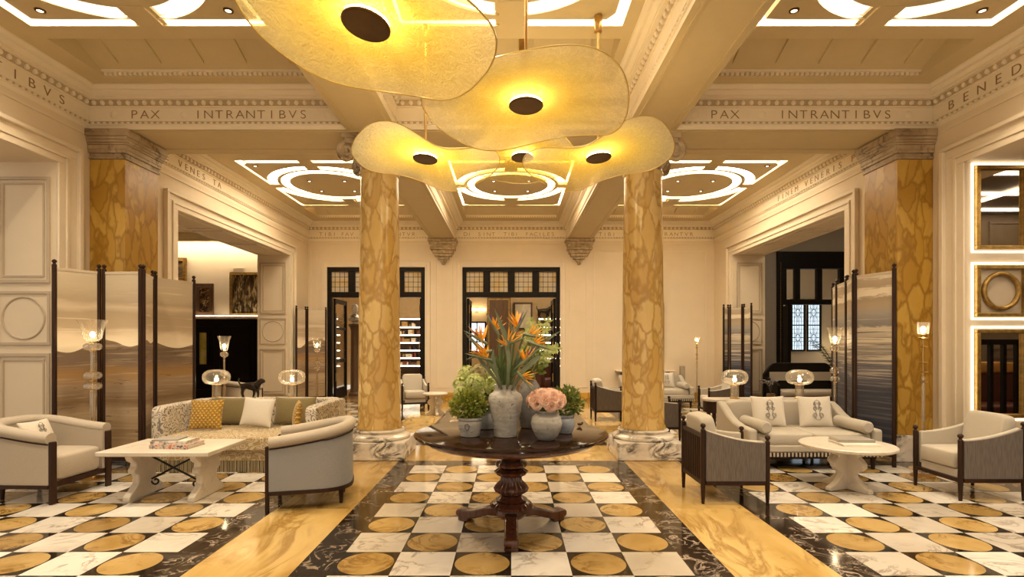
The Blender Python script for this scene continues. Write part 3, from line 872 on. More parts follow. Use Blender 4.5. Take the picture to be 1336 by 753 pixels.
s_ = statue_horse('horse_statue', 'small dark horse statue on top of the library bookcase behind the flowers', (1.2, 19.8, 2.445), .46, mt['statue'])
p = thing('marble_bust', 'pale marble bust on tall brown pedestal in the library beyond the column', 'bust', (-4.62, 16.0, 0), 0)
MB().lathe([(.2, 0), (.2, .06), (.15, .1), (.13, .2), (.12, 1.9), (.15, 2.0), (.19, 2.05), (.19, 2.1)], 20).build('pedestal', mt['lwood'], p)
MB().lathe([(.07, 2.101), (.06, 2.16), (.17, 2.2), (.2, 2.28), (.12, 2.36), (.06, 2.4), (.055, 2.44), (.085, 2.48), (.10, 2.55), (.09, 2.62), (.05, 2.68), (0, 2.69)], 20).build('bust_head', mt['arab'], p)
# window, dark panelled partition and framed picture at the back of the library
def pane_window(name, x0, x1, z0, z1, y, nx, nz, lightcol, st, frame):
    f = MB(); w = .06
    f.box(x0 - w, x0, y - .08, y, z0 - w, z1 + w); f.box(x1, x1 + w, y - .08, y, z0 - w, z1 + w)
    f.box(x0, x1, y - .08, y, z1, z1 + w); f.box(x0, x1, y - .08, y, z0 - w, z0)
    for i in range(1, nx): q = x0 + (x1 - x0) * i / nx; f.box(q - .02, q + .02, y - .07, y - .01, z0, z1)
    for i in range(1, nz): q = z0 + (z1 - z0) * i / nz; f.box(x0, x1, y - .068, y - .012, q - .02, q + .02)
    o = struct(f, name, frame, smooth=0)
    MB().box(x0, x1, y - .03, y - .02, z0, z1).build('daylight_pane', emit(name + ' daylight', lightcol, st), o, smooth=0)
    return o
pane_window('window_1', -1.55, -.98, 1.25, 2.28, 19.98, 2, 3, L(.85, .9, .95), 1.1, mt['bwood'])
t = thing('lit_band', 'long warm lit band over the library window', 'wall lamp', (-1.27, 19.99, 2.75), 0)
MB().box(-.33, .33, -.14, -.01, 0, .06).build('band_body', mt['ledw'], t, smooth=0); MB().box(-.04, .04, -.012, -.001, -.06, .1).build('bracket', mt['brass'], t)  # glowing bar drawn for the tan lit band above the window
t = thing('wood_partition', 'dark brown panelled partition in the library behind the tall spear leaf', 'partition', (-.42, 19.6, 0), 0)
MB().box(-.45, .40, -.06, .06, 0, 3.2).build('board', mt['lwood'], t)
q = MB(); frame_y(q, -.42, .37, .1, 3.15, -.061, .05, .02); q.build('edge_moulding', mt['gold'], t)
def picture(name, label, x0, x1, z0, z1, y, art, frm, fw=.06, cat='painting'):
    t = thing(name, label, cat, ((x0 + x1) / 2, y, (z0 + z1) / 2), 0)
    a, b = (x1 - x0) / 2, (z1 - z0) / 2
    q = MB(); frame_y(q, -a, a, -b, b, 0, fw, .045); frame_y(q, -a + fw * .7, a - fw * .7, -b + fw * .7, b - fw * .7, 0, fw * .3, .055)
    q.build('picture_frame', frm, t, bevel=.004)
    MB().box(-a + fw, a - fw, -.02, -.003, -b + fw, b - fw).build('canvas', art, t, smooth=0)
    return t
def art(name, stops, scale, stretch=(1, 1, 1), dist=1.0):
    t = NT(name); v = t.coord(stretch)
    return t.bsdf(t.ramp(t.noise(v, scale, 5, .6, dist), stops), .5)
picture('framed_picture', 'framed pale print on the library wall beside the dark partition', .08, .78, 2.05, 3.05, 19.97, art('pale print', [(.3, L(.6, .48, .3)), (.7, L(.8, .7, .5))], 3), mt['lwood'])
t = thing('leather_armchair', 'dark red leather armchair in the library behind the rose vase', 'armchair', (1.25, 17.0, 0), 10)
MB().sup((0, 0, .3), (.7, .7, .32), .3, .3).build('seat', mt['leather'], t); MB().sup((0, .3, .62), (.7, .2, .75), .3, .3).build('backrest', mt['leather'], t)
for sx in (-1, 1):
    MB().sup((sx * .36, 0, .42), (.16, .72, .5), .3, .3).build('arm', mt['leather'], t)
    for sy in (-1, 1): MB().lathe([(.02, 0), (.03, .16)], 10, (sx * .28, sy * .28, 0)).build('leg', mt['bwood'], t)
t = thing('reading_table', 'small dark library table with cream top in the doorway behind the column', 'table', (-3.75, 16.2, 0), 0)
MB().box(-.4, .4, -.3, .3, .70, .74).build('tabletop', mt['lwood'], t, bevel=.006)
for sx in (-1, 1):
    for sy in (-1, 1): MB().lathe([(.018, 0), (.03, .699)], 10, (sx * .36, sy * .26, 0)).build('leg', mt['lwood'], t)

# ================================================================ ROOM BEYOND THE LEFT OPENING
struct(MB().box(-11.5, -6.19, 15.0, 15.3, 0, 4.5), 'wall_left_room', mt['plaster'], smooth=0)
struct(MB().box(-11.5, -11.3, 6.6, 15.0, 0, 4.5).box(-11.3, -6.19, 6.5, 6.6, 0, 4.5), 'wall_left_room.001', mt['plaster'], smooth=0)
struct(MB().box(-11.5, -6.19, 6.5, 15.3, 4.5, 4.6), 'ceiling.007', mt['ceil'], smooth=0)
c_ = struct(MB().box(-11.2, -6.3, 14.55, 14.6, 4.28, 4.5), 'trim_41', mt['frieze'], smooth=0)
MB().box(-11.1, -6.35, 14.62, 14.75, 4.34, 4.36).build('cove_light', mt['led'], c_, smooth=0)
wn = MB().box(-11.2, -6.2, 14.93, 15.0, 0, 2.2)
for k in range(5): frame_y(wn, -11.1 + k * 1.0, -10.2 + k * 1.0, .2, 2.05, 14.93, .06, .025)
wn_ = struct(wn, 'trim_42', mt['bwood'], smooth=0)
l_ = struct(MB().box(-11.2, -6.2, 14.74, 15.0, 2.2, 2.27), 'trim_43', mt['frieze'], bevel=.01)
MB().box(-11.1, -6.3, 14.745, 14.775, 2.271, 2.285).build('ledge_light', mt['ledw'], l_, smooth=0)
picture('framed_painting', 'small gold and brown flower painting in wide frame on lit ledge', -8.66, -8.16, 2.275, 3.17, 14.86, art('dark flower painting', [(.42, L(.03, .015, .01)), (.53, L(.2, .1, .04)), (.60, L(.65, .5, .25))], 10), mt['lwood'], .12)
picture('framed_painting', 'large dark painting of pale standing figures in gilt frame on lit ledge', -7.72, -6.85, 2.275, 3.48, 14.86, art('dark figure painting', [(.40, L(.02, .014, .008)), (.52, L(.16, .10, .04)), (.60, L(.62, .50, .27))], 6, (2.4, 1, .6)), mt['gold'], .08)
picture('framed_painting', 'gilt framed painting high on the wall, half hidden by the opening', -9.75, -8.98, 3.25, 3.9, 14.99, art('old painting', [(.40, L(.02, .014, .008)), (.6, L(.2, .12, .05))], 5), mt['gold'], .1)
picture('framed_picture', 'small yellow green picture on the black wainscot beside the mountain screen', -8.62, -8.34, .92, 1.86, 14.92, art('green print', [(.4, L(.42, .38, .08)), (.6, L(.62, .58, .2))], 2), mt['bwood'], .035)
g_ = thing('wall_vent', 'small white vent grille on the wall above the figure painting', 'vent', (-7.55, 14.998, 3.56), 0)
MB().box(-.17, .17, -.02, 0, -.07, .07).build('vent_plate', mt['trim'], g_)
b = MB()
for k in range(5): b.box(-.14, .14, -.03, -.0205, -.05 + k * .022, -.04 + k * .022)
b.build('vent_slats', mt['panelp'], g_, smooth=0)

# ================================================================ ROOM BEYOND THE RIGHT OPENING
mt['gwall'] = plain('grey wall', L(.42, .37, .30), .6, var=.03)
RY = 15.2
rw = MB().box(6.19, 7.45, RY, RY + .25, 0, 5.0).box(10.4, 13.2, RY, RY + .25, 0, 5.0).box(7.45, 10.4, RY, RY + .25, 4.1, 5.0)
struct(rw, 'wall_right_room', mt['gwall'], smooth=0)
struct(MB().box(13.0, 13.2, 6.6, 24, 0, 5.0).box(6.19, 13.0, 6.5, 6.6, 0, 5.0).box(6.5, 12.8, 22.0, 22.2, 0, 5.0), 'wall_right_room.001', mt['gwall'], smooth=0)
struct(MB().box(6.19, 13, 6.5, 22.2, 5.0, 5.1), 'ceiling.008', mt['ceil'], smooth=0)
d = MB()
y0, y1 = RY - .06, RY + .12
d.box(7.45, 7.62, y0, y1, 0, 4.1); d.box(10.2, 10.4, y0, y1, 0, 4.1); d.box(7.62, 10.2, y0, y1, 3.62, 4.1); d.box(7.62, 10.2, y0, y1, 2.62, 2.76)
for x in (7.62, 7.96, 8.58, 9.22, 9.85): d.box(x, x + .14 if x > 7.7 else x + .1, y0 + .02, y1 - .02, 2.76, 3.62)
d.box(7.75, 7.83, y0, y1, 0, 2.62)
dd = struct(d, 'door_3', mt['bwood'], bevel=.008)
bd = MB()
for k in range(70): bd.sup((7.535, y0 - .008, .05 + k * .054), (.03, .016, .036), 1, 1, 6, 4)
bd.build('bead_moulding', mt['gold'], dd)
MB().box(7.70, 10.2, RY, RY + .008, 2.76, 3.62).build('transom_pane', mt['pane'], dd, smooth=0)
lf = MB().box(7.83, 7.9, RY + .1, RY + .95, 0.01, 2.6).build('door_leaf', mt['bwood'], dd)
# leaded window far beyond
pane_window('window_2', 10.62, 11.05, 1.30, 3.15, 20.5, 1, 2, L(.72, .85, .95), .62, mt['bwood'])
pane_window('window_3', 11.22, 11.65, 1.30, 3.15, 20.5, 1, 2, L(.72, .85, .95), .62, mt['bwood'])
ww = struct(MB().box(6.5, 10.56, 20.5, 20.6, 0, 5.0).box(11.71, 12.8, 20.5, 20.6, 0, 5.0).box(10.56, 11.71, 20.5, 20.6, 3.21, 5).box(10.56, 11.71, 20.5, 20.6, 0, 1.24).box(11.11, 11.16, 20.45, 20.6, 1.24, 3.21), 'wall_right_room.002', mt['plaster'], smooth=0)
for x in (10.835, 11.435):
    q = MB()
    for k in range(1, 12): q.box(x - .215, x + .215, 20.455, 20.465, 1.3 + k * .154 - .006, 1.3 + k * .154 + .006)
    for k in range(1, 5): q.box(x - .215 + k * .086 - .005, x - .215 + k * .086 + .005, 20.455, 20.465, 1.3, 3.15)
    for z in (1.75, 2.7):
        q.torus((x, 20.46, z), .12, .012, 20, 5, 'y', sx=.8)
        for k in range(8):
            a = k * PI / 4; q.tube([(x + .1 * math.cos(a), 20.46, z + .12 * math.sin(a)), (x + .2 * math.cos(a), 20.46, z + .38 * math.sin(a))], .008, 4)
    q.build('lead_lattice', mt['bwood'], ww)
for x, y in ((8.2, 11.5), (9.5, 17.8)):  # glowing panels added to brighten the rooms beyond the right opening
    t = thing('fill_light_panel', 'flat glowing panel added as fill light in the room with the dark settee' if y < 15 else 'flat glowing panel added as fill light in the room beyond the black doors', 'ceiling light', (x, y, 5.0), 0)
    MB().box(-.65, .65, -.65, .65, -.03, -.001).build('rim', mt['ceil'], t)
    MB().box(-.6, .6, -.6, .6, -.04, -.031).build('fill_glow_face', mt['ledw'], t, smooth=0)
t = thing('pendant_globe', 'small glowing globe lamp in the room beyond the black doors', 'lamp', (11.95, 20.0, 0), 0)
MB().lathe([(.14, 0), (.14, .02), (.015, .03), (.015, 1.30)], 16).build('lamp_pole', mt['brass'], t)
MB().sup((0, 0, 1.42), (.22, .22, .22), 1, 1, 16, 10).build('globe', emit('globe glow', L(1, .75, .4), 5), t)
def palm(loc, label):
    t = thing('potted_palm', label, 'plant', loc, 0)
    MB().lathe([(.16, 0), (.22, .36), (.2, .36), (.19, .3), (0, .3)], 20).build('pot', mt['bronze'], t)
    rd = random.Random(2); f = MB()
    for k in range(11):
        a = k * 2.4; ln = rd.uniform(1.0, 1.5)
        pts = [Vector((math.cos(a) * ln * .55 * s ** 1.3, math.sin(a) * ln * .55 * s ** 1.3, .3 + ln * (1.25 * s - .35 * s * s))) for s in [i / 10 for i in range(11)]]
        f.tube(pts, .008, 5)
        for i in range(3, 11):
            p = pts[i]; tdir = (pts[i] - pts[i - 1]).normalized(); sd = tdir.cross(Vector((0, 0, 1))).normalized()
            for sg in (-1, 1):
                q = p + sd * sg * .28 + tdir * .12 - Vector((0, 0, .1)); w_ = tdir * .018
                f.add([p - w_, p + w_, q], [(0, 1, 2)])
    f.build('fronds', plain('palm green', L(.06, .09, .03)), t, fixn=False)
palm((11.2, 18.6, 0), 'potted palm in the room beyond the black doors')
t = thing('carved_settee', 'dark carved high-backed settee with beige panels before the black doors', 'settee', (6.75, 12.4, 0), 0)
prof = [(-.85, .14), (.85, .14), (.85, .8)] + [(.85 - .28 * (k / 8), .8 + .27 * math.sin(k / 8 * PI / 2)) for k in range(9)] + [(-.57 - .28 * (k / 8), .8 + .27 * math.cos(k / 8 * PI / 2)) for k in range(9)]
MB().prism(prof, .24, .32, 'y').build('backrest', mt['bwood'], t, bevel=.01)
MB().box(-.72, .72, .225, .239, .66, .86).build('back_panel', mt['beige'], t); MB().sup((0, -.08, .40), (1.6, .6, .14), .3, .2).build('seat', mt['beige'], t)
MB().box(-.82, .82, -.36, .24, .24, .32).build('seat_rail', mt['bwood'], t)
for sx in (-1, 1):
    MB().prism([(-.36, .33), (.24, .33), (.24, .75), (.1, .72), (-.3, .62), (-.36, .58)], sx * .79 - .03, sx * .79 + .03, 'x').build('arm', mt['bwood'], t)
    for sy in (-.32, .28): MB().lathe([(.022, 0), (.035, .24)], 10, (sx * .77, sy, 0)).build('leg', mt['bwood'], t)

# ================================================================ LIT MIRRORS ON THE NEAR RIGHT JAMB
def jamb_frame(name, label, z0, z1, kind, cat):
    t = thing(name, label, cat, (5.815, 6.449, (z0 + z1) / 2), 0)
    a, b = .335, (z1 - z0) / 2
    q = MB(); frame_y(q, -a, a, -b, b, 0, .020, .012); q.build('light_border', mt['ledj'], t, smooth=0)
    q = MB(); frame_y(q, -a + .035, a - .035, -b + .035, b - .035, 0, .045, .05); q.build('gilt_frame', mt['gold'], t, bevel=.006)
    if kind == 'mirror': MB().box(-a + .08, a - .08, -.012, -.002, -b + .08, b - .08).build('mirror_glass', mt['mirror'], t, smooth=0)
    else:
        MB().box(-a + .08, a - .08, -.012, -.002, -b + .08, b - .08).build('back_panel', mt['panelp'], t, smooth=0)
        MB().torus((0, -.03, 0), .205, .028, 56, 10, 'y').build('ring', mt['gold'], t)
jamb_frame('wall_mirror', 'tall upper gilt mirror with glowing border, reflecting the ceiling', 2.60, 3.665, 'mirror', 'mirror')
jamb_frame('ring_panel', 'square gilt panel with a round ring and glowing border, between two mirrors', 1.80, 2.48, 'ring', 'wall panel')
jamb_frame('wall_mirror', 'lower gilt mirror with glowing border beside the cream armchair', .60, 1.72, 'mirror', 'mirror')
# what the mirrors look at: the panelled recess beyond the near right opening
mt['recess'] = plain('taupe panelling', L(.20, .15, .10), .5)
r_ = MB().box(6.19, 11.5, 1.0, 1.2, 0, 4.5)
for k in range(5):
    frame_y(r_, 6.3 + k, 7.15 + k, .3, 1.3, 1.0, .05, -.03)
    for (za, zb) in ((.3, 1.2), (1.4, 2.4), (2.6, 3.2), (3.35, 4.1)):
        r_.box(6.3 + k, 7.1 + k, 1.2, 1.23, za, za + .05); r_.box(6.3 + k, 7.1 + k, 1.2, 1.23, zb, zb + .05)
        r_.box(6.3 + k, 6.35 + k, 1.2, 1.23, za, zb); r_.box(7.05 + k, 7.1 + k, 1.2, 1.23, za, zb)
r_.box(11.3, 11.5, 1.2, 6.5, 0, 4.5)
struct(r_, 'wall_recess', mt['recess'], smooth=0)
c_ = struct(MB().box(6.19, 11.5, 1.0, 6.5, 4.3, 4.4), 'ceiling.009', mt['recess'], smooth=0)
for k in range(4): MB().box(6.3, 11.2, 1.6 + k * 1.2, 1.75 + k * 1.2, 4.28, 4.299).build('light_slot', mt['ledw'], c_, smooth=0)
for k in range(2): MB().box(7.0 + 2 * k, 7.15 + 2 * k, 1.6, 6.0, 4.27, 4.279).build('light_slot', mt['ledw'], c_, smooth=0)
t = thing('barred_screen', 'dark barred screen reflected in the lower glowing mirror', 'screen', (7.6, 4.6, 0), 0)
b = MB()
for k in range(14): b.box(-1.3 + k * .2, -1.25 + k * .2, -.03, .03, .06, 1.5)
b.build('bars', mt['bwood'], t, smooth=0)
MB().box(-1.35, 1.45, -.04, .04, 1.5, 1.58).box(-1.35, 1.45, -.04, .04, 0, .06).build('rail', mt['bwood'], t)
t = thing('banquette', 'red banquette with orange back cushion reflected in the lower glowing mirror', 'banquette', (7.6, 3.6, 0), 0)
MB().sup((0, 0, .25), (2.8, .7, .5), .2, .2).build('seat', mt['leather'], t); MB().sup((0, -.3, .75), (2.8, .16, .55), .2, .2).build('backrest', mt['leather'], t)
MB().sup((0, -.26, 1.1), (2.7, .14, .2), .4, .2).build('back_roll', plain('orange velvet', L(.5, .25, .06)), t)
# ================================================================ SEATING
def upath(a, yf, yb, n=44):
    """U-shaped plan, open towards -y: front-left, round the back, front-right"""
    P = []
    st = .02
    for k in range(8): P.append((-a, yf + (st - yf) * k / 8))
    for k in range(n + 1):
        t = PI - PI * k / n
        c, s = math.cos(t), math.sin(t); e = .72
        P.append((a * math.copysign(abs(c) ** e, c), st + (yb - st) * abs(s) ** e))
    for k in range(1, 9): P.append((a, st + (yf - st) * k / 8))
    return P
def ustrip(P, off0, off1, zb, ztop):
    """solid wall along plan P between two offsets; ztop(i) gives the height"""
    m = MB(); n = len(P); vs = []; fs = []
    N = []
    for i in range(n):
        p, q = Vector(P[max(0, i - 1)]), Vector(P[min(n - 1, i + 1)])
        d = (q - p).normalized(); N.append(Vector((-d.y, d.x)))    # outward on the left of travel
    for i in range(n):
        p = Vector(P[i]); a = p + N[i] * off1; b = p + N[i] * off0
        zt = ztop(i)
        vs += [(a.x, a.y, zb), (a.x, a.y, zt), (b.x, b.y, zt), (b.x, b.y, zb)]
    for i in range(n - 1):
        for k in range(4):
            k2 = (k + 1) % 4
            fs.append((i * 4 + k, i * 4 + k2, (i + 1) * 4 + k2, (i + 1) * 4 + k))
    fs += [(0, 1, 2, 3), tuple((n - 1) * 4 + k for k in (3, 2, 1, 0))]
    return m.add(vs, fs)
def tub_chair(label, loc, rz, outer, inner):
    t = thing('tub_armchair', label, 'armchair', loc, rz)
    P = upath(.335, -.34, .34)
    yy = [p[1] for p in P]
    def zt(i):
        u = (yy[i] + .34) / .68; return .60 + .11 * u ** 1.3
    ustrip(P, -.012, .03, .185, lambda i: zt(i) - .03).build('outer_shell', outer, t, smooth=40)
    ustrip(P, -.06, -.012, .2, lambda i: zt(i)).build('inner_lining', inner, t, smooth=40)
    n = len(P)
    MB().tube([(P[i][0] * 1.0, P[i][1], zt(i) + .02) for i in range(n)], .062, 14, flat=.85).build('rolled_top', inner, t, smooth=50)
    ustrip(P, -.015, .04, .15, lambda i: .185).build('base_rail', mt['dwood'], t, smooth=40)
    ed = MB().tube([(P[i][0] * 1.1, P[i][1] + (.034 if yy[i] > .1 else 0), zt(i) - .035) for i in range(n)], .006, 6)
    ed.build('piping', mt['dwood'], t)
    MB().sup((0, -.05, .32), (.58, .60, .26), .25, .3).build('seat_cushion', inner, t)
    MB().box(-.30, .30, -.35, -.32, .15, .20).build('front_rail', mt['dwood'], t)
    for sx in (-1, 1):
        MB().box(sx * .335 - .032, sx * .335 + .032, -.372, -.342, 0, .59).build('front_post', mt['dwood'], t, bevel=.006)
        MB().lathe([(.016, 0), (.026, .15)], 10, (sx * .2, .27, 0)).build('leg', mt['dwood'], t)
    return t
tubA = tub_chair('oatmeal tub armchair facing the rectangular marble coffee table, emblem cushion inside', (-4.66, 5.44, 0), 88, mt['beige'], mt['beige'])
tubB = tub_chair('tub armchair with grey outer shell, back turned to the central marble aisle', (-1.93, 5.28, 0), -76, mt['greyl'], mt['beige'])
tubC = dup(tubA, 'tub armchair glimpsed behind the bronze statue, inside the opening to the room with paintings', (-5.7, 11.2, 0), 150)

def slat_chair(label, loc, rz):
    t = thing('slat_back_armchair', label, 'armchair', loc, rz)
    X, Y = .29, .305
    for sx in (-1, 1):
        for sy, h in ((-1, .585), (1, .70)):
            p = MB().lathe([(.015, 0), (.022, .16), (.022, h), (.014, h + .008), (.014, h + .018), (.024, h + .03), (.026, h + .042), (.018, h + .056), (0, h + .062)], 14, (sx * X, sy * Y, 0))
            p.build('post', mt['dwood'], t)
        top = [(-.28 + .56 * k / 10, .575 + .115 * (k / 10) ** 1.8) for k in range(11)]
        sp = MB().prism([(-.28, .215), (.28, .215)] + top[::-1], sx * X - .012 + sx * .006, sx * X + .012 + sx * .006, 'x').build('side_panel', mt['tweed'], t)
        MB().prism([(-.275, .25), (.275, .25)] + [(a, b + .012) for a, b in top[::-1]], sx * (X - .055), sx * (X - .008), 'x').build('arm_lining', mt['cream'], t, bevel=.012)
        MB().box(sx * X - .016, sx * X + .016, -.28, .28, .175, .213).build('side_rail', mt['dwood'], t)
    s = MB()
    s.box(-.27, .27, Y - .014, Y + .014, .175, .213); s.box(-.27, .27, Y - .014, Y + .014, .62, .655)
    for k in range(10): x = -.235 + k * .0522; s.box(x - .011, x + .011, Y - .009, Y + .009, .21, .625)
    s.build('slatted_back', mt['dwood'], t)
    MB().box(-.27, .27, -Y - .014, -Y + .014, .175, .213).build('front_rail', mt['dwood'], t)
    MB().box(-.232, .232, -.29, .285, .19, .29).build('seat_base', mt['cream'], t, bevel=.01)
    MB().sup((0, -.045, .375), (.462, .54, .17), .22, .16).build('seat_cushion', mt['cream'], t)
    MB().sup((0, 0, 0), (.455, .15, .42), .3, .25, M=Matrix.Translation((0, .205, .61)) @ Matrix.Rotation(R(-12), 4, 'X')).build('back_cushion', mt['cream'], t)
    return t
sc1 = slat_chair('slat-back armchair with grey tweed sides in front of the golden column, back to the aisle', (2.12, 5.41, 0), 90)
dup(sc1, 'cream armchair with grey tweed side beside the glowing mirrors', (4.63, 5.50, 0), -90)
dup(sc1, 'slat-back armchair far behind the column, nearest the back wall mirror', (1.95, 10.85, 0), 90)
dup(sc1, 'slat-back armchair half hidden between the column and the nearer slat-back chair', (2.33, 8.75, 0), 90)
dup(sc1, 'slat-back armchair facing the column, beyond the left end of the lamp console', (4.22, 11.0, 0), -90)
dup(sc1, 'cream armchair with dark posts in front of the library doorway, behind the column', (-2.22, 12.3, 0), 18)

def emblem(parent, M, s=1.0):
    q = MB()
    for sx in (-1, 1):
        for (cx, cz, r0, tn, st) in ((.034, -.05, .032, 1.5, -2.0), (.03, .03, .027, 1.4, 1.6), (.022, .085, .022, 1.3, -1.2)):
            pts = []
            for k in range(16):
                a = st + k / 15 * tn * 2 * PI; r = r0 * (1 - .6 * k / 15)
                pts.append(M @ Vector((sx * (cx + r * math.cos(a)) * s, 0, (cz + r * math.sin(a)) * s)))
            q.tube(pts, .0024 * s, 5)
        q.tube([M @ Vector((sx * x * s, 0, z * s)) for x, z in ((.0, -.105), (.02, -.098), (.035, -.085), (.02, -.02), (.035, .02), (.02, .06), (.03, .11), (0, .13))], .0024 * s, 5)
    return q.build('embroidered_emblem', mt['thread'], parent)
def cushion(label, loc, rz, tilt, w, h, th, mat, emb=False, name='cushion', grp=None, roll=0):
    """loc = bottom centre; tilt leans the top back (+y local)"""
    t = thing(name, label, 'cushion', loc, rz, grp)
    M = Matrix.Rotation(R(-tilt), 4, 'X') @ Matrix.Rotation(R(roll), 4, 'Y') @ Matrix.Translation((0, 0, h / 2))
    MB().pillow(w, h, th, M=M).build('cover', mat, t, smooth=60)
    if emb: emblem(t, M @ Matrix.Translation((0, -th / 2 - .004, 0)), 1.05 * h / .38)
    return t

# ---------------- cream sofa
def cream_sofa(label, loc, rz=0):
    t = thing('cream_sofa', label, 'sofa', loc, rz)
    W, D = .805, .52
    MB().box(-W, W, -D, D, .215, .30).build('base', mt['cream'], t, bevel=.015)
    f = MB()
    n = 36
    for k in range(n):
        x = -W + .01 + (2 * W - .02) * k / n
        f.box(x, x + (2 * W - .02) / n * .5, -D - .004, -D + .012, .165, .214)
    f.build('dark_fringe', mt['dwood'], t, smooth=0)
    f = MB()
    for k in range(n):
        x = -W + .01 + (2 * W - .02) * (k + .5) / n
        f.box(x, x + (2 * W - .02) / n * .5, -D - .004, -D + .012, .165, .214)
    f.build('cream_fringe', mt['cream'], t, smooth=0)
    MB().box(-W + .04, W - .04, -D + .06, D - .05, .13, .214).build('under_frame', mt['dwood'], t)
    for sx in (-1, 1):
        for sy in (-1, 1): MB().lathe([(.02, 0), (.03, .13)], 12, (sx * (W - .07), sy * (D - .08), 0)).build('leg', mt['dwood'], t)
        MB().sup((sx * .345, -.10, .355), (.685, .82, .165), .2, .14).build('seat_cushion', mt['cream'], t)
        top = [(-D, .49), (-D + .3, .50), (-D + .5, .53), (-D + .68, .59), (-D + .82, .67), (-D + .95, .725)]
        MB().prism([(-D, .3), (D - .02, .3), (D - .02, .725)] + top[::-1], sx * W - sx * .115 if sx > 0 else -W, sx * W if sx > 0 else -W + .115, 'x').build('arm', mt['cream'], t, bevel=.03, seg=3)
    MB().sup((0, .40, .52), (1.40, .2, .45), .2, .12).build('backrest', mt['cream'], t)
    return t
cs1 = cream_sofa('cream two-seat sofa with striped fringe facing the round marble table', (3.63, 6.97, 0))
cs2 = dup(cs1, 'cream sofa with striped fringe against the back wall, beyond the column', (3.53, 13.3, 0))
def bolster(label, loc, rz, ln=.62):
    o = MB().lathe([(0, -ln / 2), (.055, -ln / 2), (.074, -ln / 2 + .02), (.074, ln / 2 - .02), (.055, ln / 2), (0, ln / 2)], 24, M=Matrix.Translation(loc) @ Matrix.Rotation(R(rz), 4, 'Z') @ Matrix.Rotation(PI / 2, 4, 'X')).build('bolster_cushion', mt['cream'], None, smooth=40)
    return tag(o, label, 'cushion')
bolster('cream bolster on the cream sofa arm nearest the slat-back chair', (3.025, 6.72, .517), 0)
bolster('cream bolster on the cream sofa arm nearest the seascape screen', (4.235, 6.72, .517), 0)
bolster('small cream bolster on the far sofa against the back wall', (4.135, 13.05, .517), 0)
cushion('white square cushion with grey crest, beside the bolster nearest the slat-back chair', (3.34, 6.99, .44), 0, 12, .44, .40, .13, mt['whitef'], True)
cushion('white square cushion with grey crest, on the cream sofa nearer the seascape screen', (3.94, 6.98, .44), 0, 12, .44, .40, .13, mt['whitef'], True)
cushion('white crested cushion on the far sofa against the back wall', (3.82, 13.3, .44), 0, 12, .40, .38, .12, mt['whitef'], True)
cushion('white cushion with grey crest inside the oatmeal tub armchair', (-4.70, 5.44, .462), 92, 22, .36, .30, .12, mt['whitef'], True)

# ---------------- patterned sofa
mt['dam'] = damask('gold damask', L(.34, .235, .105), L(.52, .43, .29), 10, .50)
mt['damg'] = damask('grey damask', L(.60, .53, .42), L(.20, .17, .145), 10.5, .58, .05)
mt['fringe'] = plain('olive fringe thread', L(.20, .15, .075), .9)
t = NT('fringe cords'); v = t.coord((1, 0, 0)); wv = t.n('ShaderNodeTexWave'); t.set(wv, 'Vector', v); wv.inputs['Scale'].default_value = 14
mt['fringe'] = t.bsdf(t.ramp(wv.outputs['Fac'], [(.3, L(.10, .075, .04)), (.7, L(.36, .28, .16))]), .9)
t = NT('diamond quilt ochre'); v = t.coord()
def _w(rotz):
    m_ = t.n('ShaderNodeMapping'); m_.inputs['Rotation'].default_value = (0, R(rotz), 0); t.t.links.new(v, m_.inputs['Vector'])
    w_ = t.n('ShaderNodeTexWave'); t.set(w_, 'Vector', m_.outputs[0]); w_.inputs['Scale'].default_value = 8.5; return w_.outputs['Fac']
hq = t.math('MULTIPLY', _w(40), _w(-40))
mt['ochre'] = t.bsdf(t.ramp(hq, [(0.0, L(.34, .18, .015)), (.5, L(.58, .35, .05))]), .8, 0, t.bump(hq, .8, .02), 0, .3)
ps = thing('patterned_sofa', 'gold and grey damask sofa with long fringe and yellow cushions', 'sofa', (-3.28, 6.98, 0), 0)
W, D = .985, .58
MB().box(-W + .13, W - .13, -D + .0, D - .2, .10, .27).build('skirt', mt['dam'], ps, bevel=.02)
b = MB()
for k in range(150):
    x = -W + .015 + (2 * W - .03) * k / 149; b.cbox(x, -D - .016 + .005 * math.sin(k * 2.1), .068, .010, .012, .135)
b.build('fringe', mt['fringe'], ps, smooth=0)
MB().box(-W, W, -D - .010, -D - .001, .13, .15).build('fringe_braid', mt['dam'], ps)
MB().sup((0, -.15, .335), (2 * W - .25, .98, .19), .25, .12, 32).build('seat', mt['dam'], ps)
MB().sup((0, .48, .46), (2 * W - .06, .18, .62), .18, .10, 32).build('backrest', mt['damg'], ps)
for sx in (-1, 1):
    MB().sup((sx * (W - .075), -.02, .445), (.15, 2 * D - .02, .65), .16, .16, 28).build('arm', mt['damg'], ps)
for sx in (-1, 1):
    for sy in (-1, 1): MB().lathe([(.02, 0), (.03, .10)], 10, (sx * (W - .2), sy * (D - .25) - .04, 0)).build('leg', mt['dwood'], ps)
cushion('large olive velvet back cushion beside the ochre diamond cushion nearest the mountain screen', (-3.72, 7.22, .435), 0, 12, .56, .37, .16, mt['olive'])
cushion('large olive velvet back cushion on the damask sofa nearer the grey tub chair', (-2.90, 7.22, .435), 0, 12, .56, .37, .16, mt['olive'])
cushion('ochre diamond quilted cushion on the damask sofa nearest the mountain screen', (-3.84, 6.78, .438), 6, 14, .40, .38, .13, mt['ochre'])
cushion('ochre diamond cushion turned sideways against the damask sofa arm near the grey tub chair', (-2.68, 6.72, .440), -66, 8, .38, .36, .12, mt['ochre'])
cushion('plain off-white cushion in the middle of the damask sofa', (-3.28, 6.92, .456), -4, 15, .42, .37, .13, mt['whitef'], roll=4)

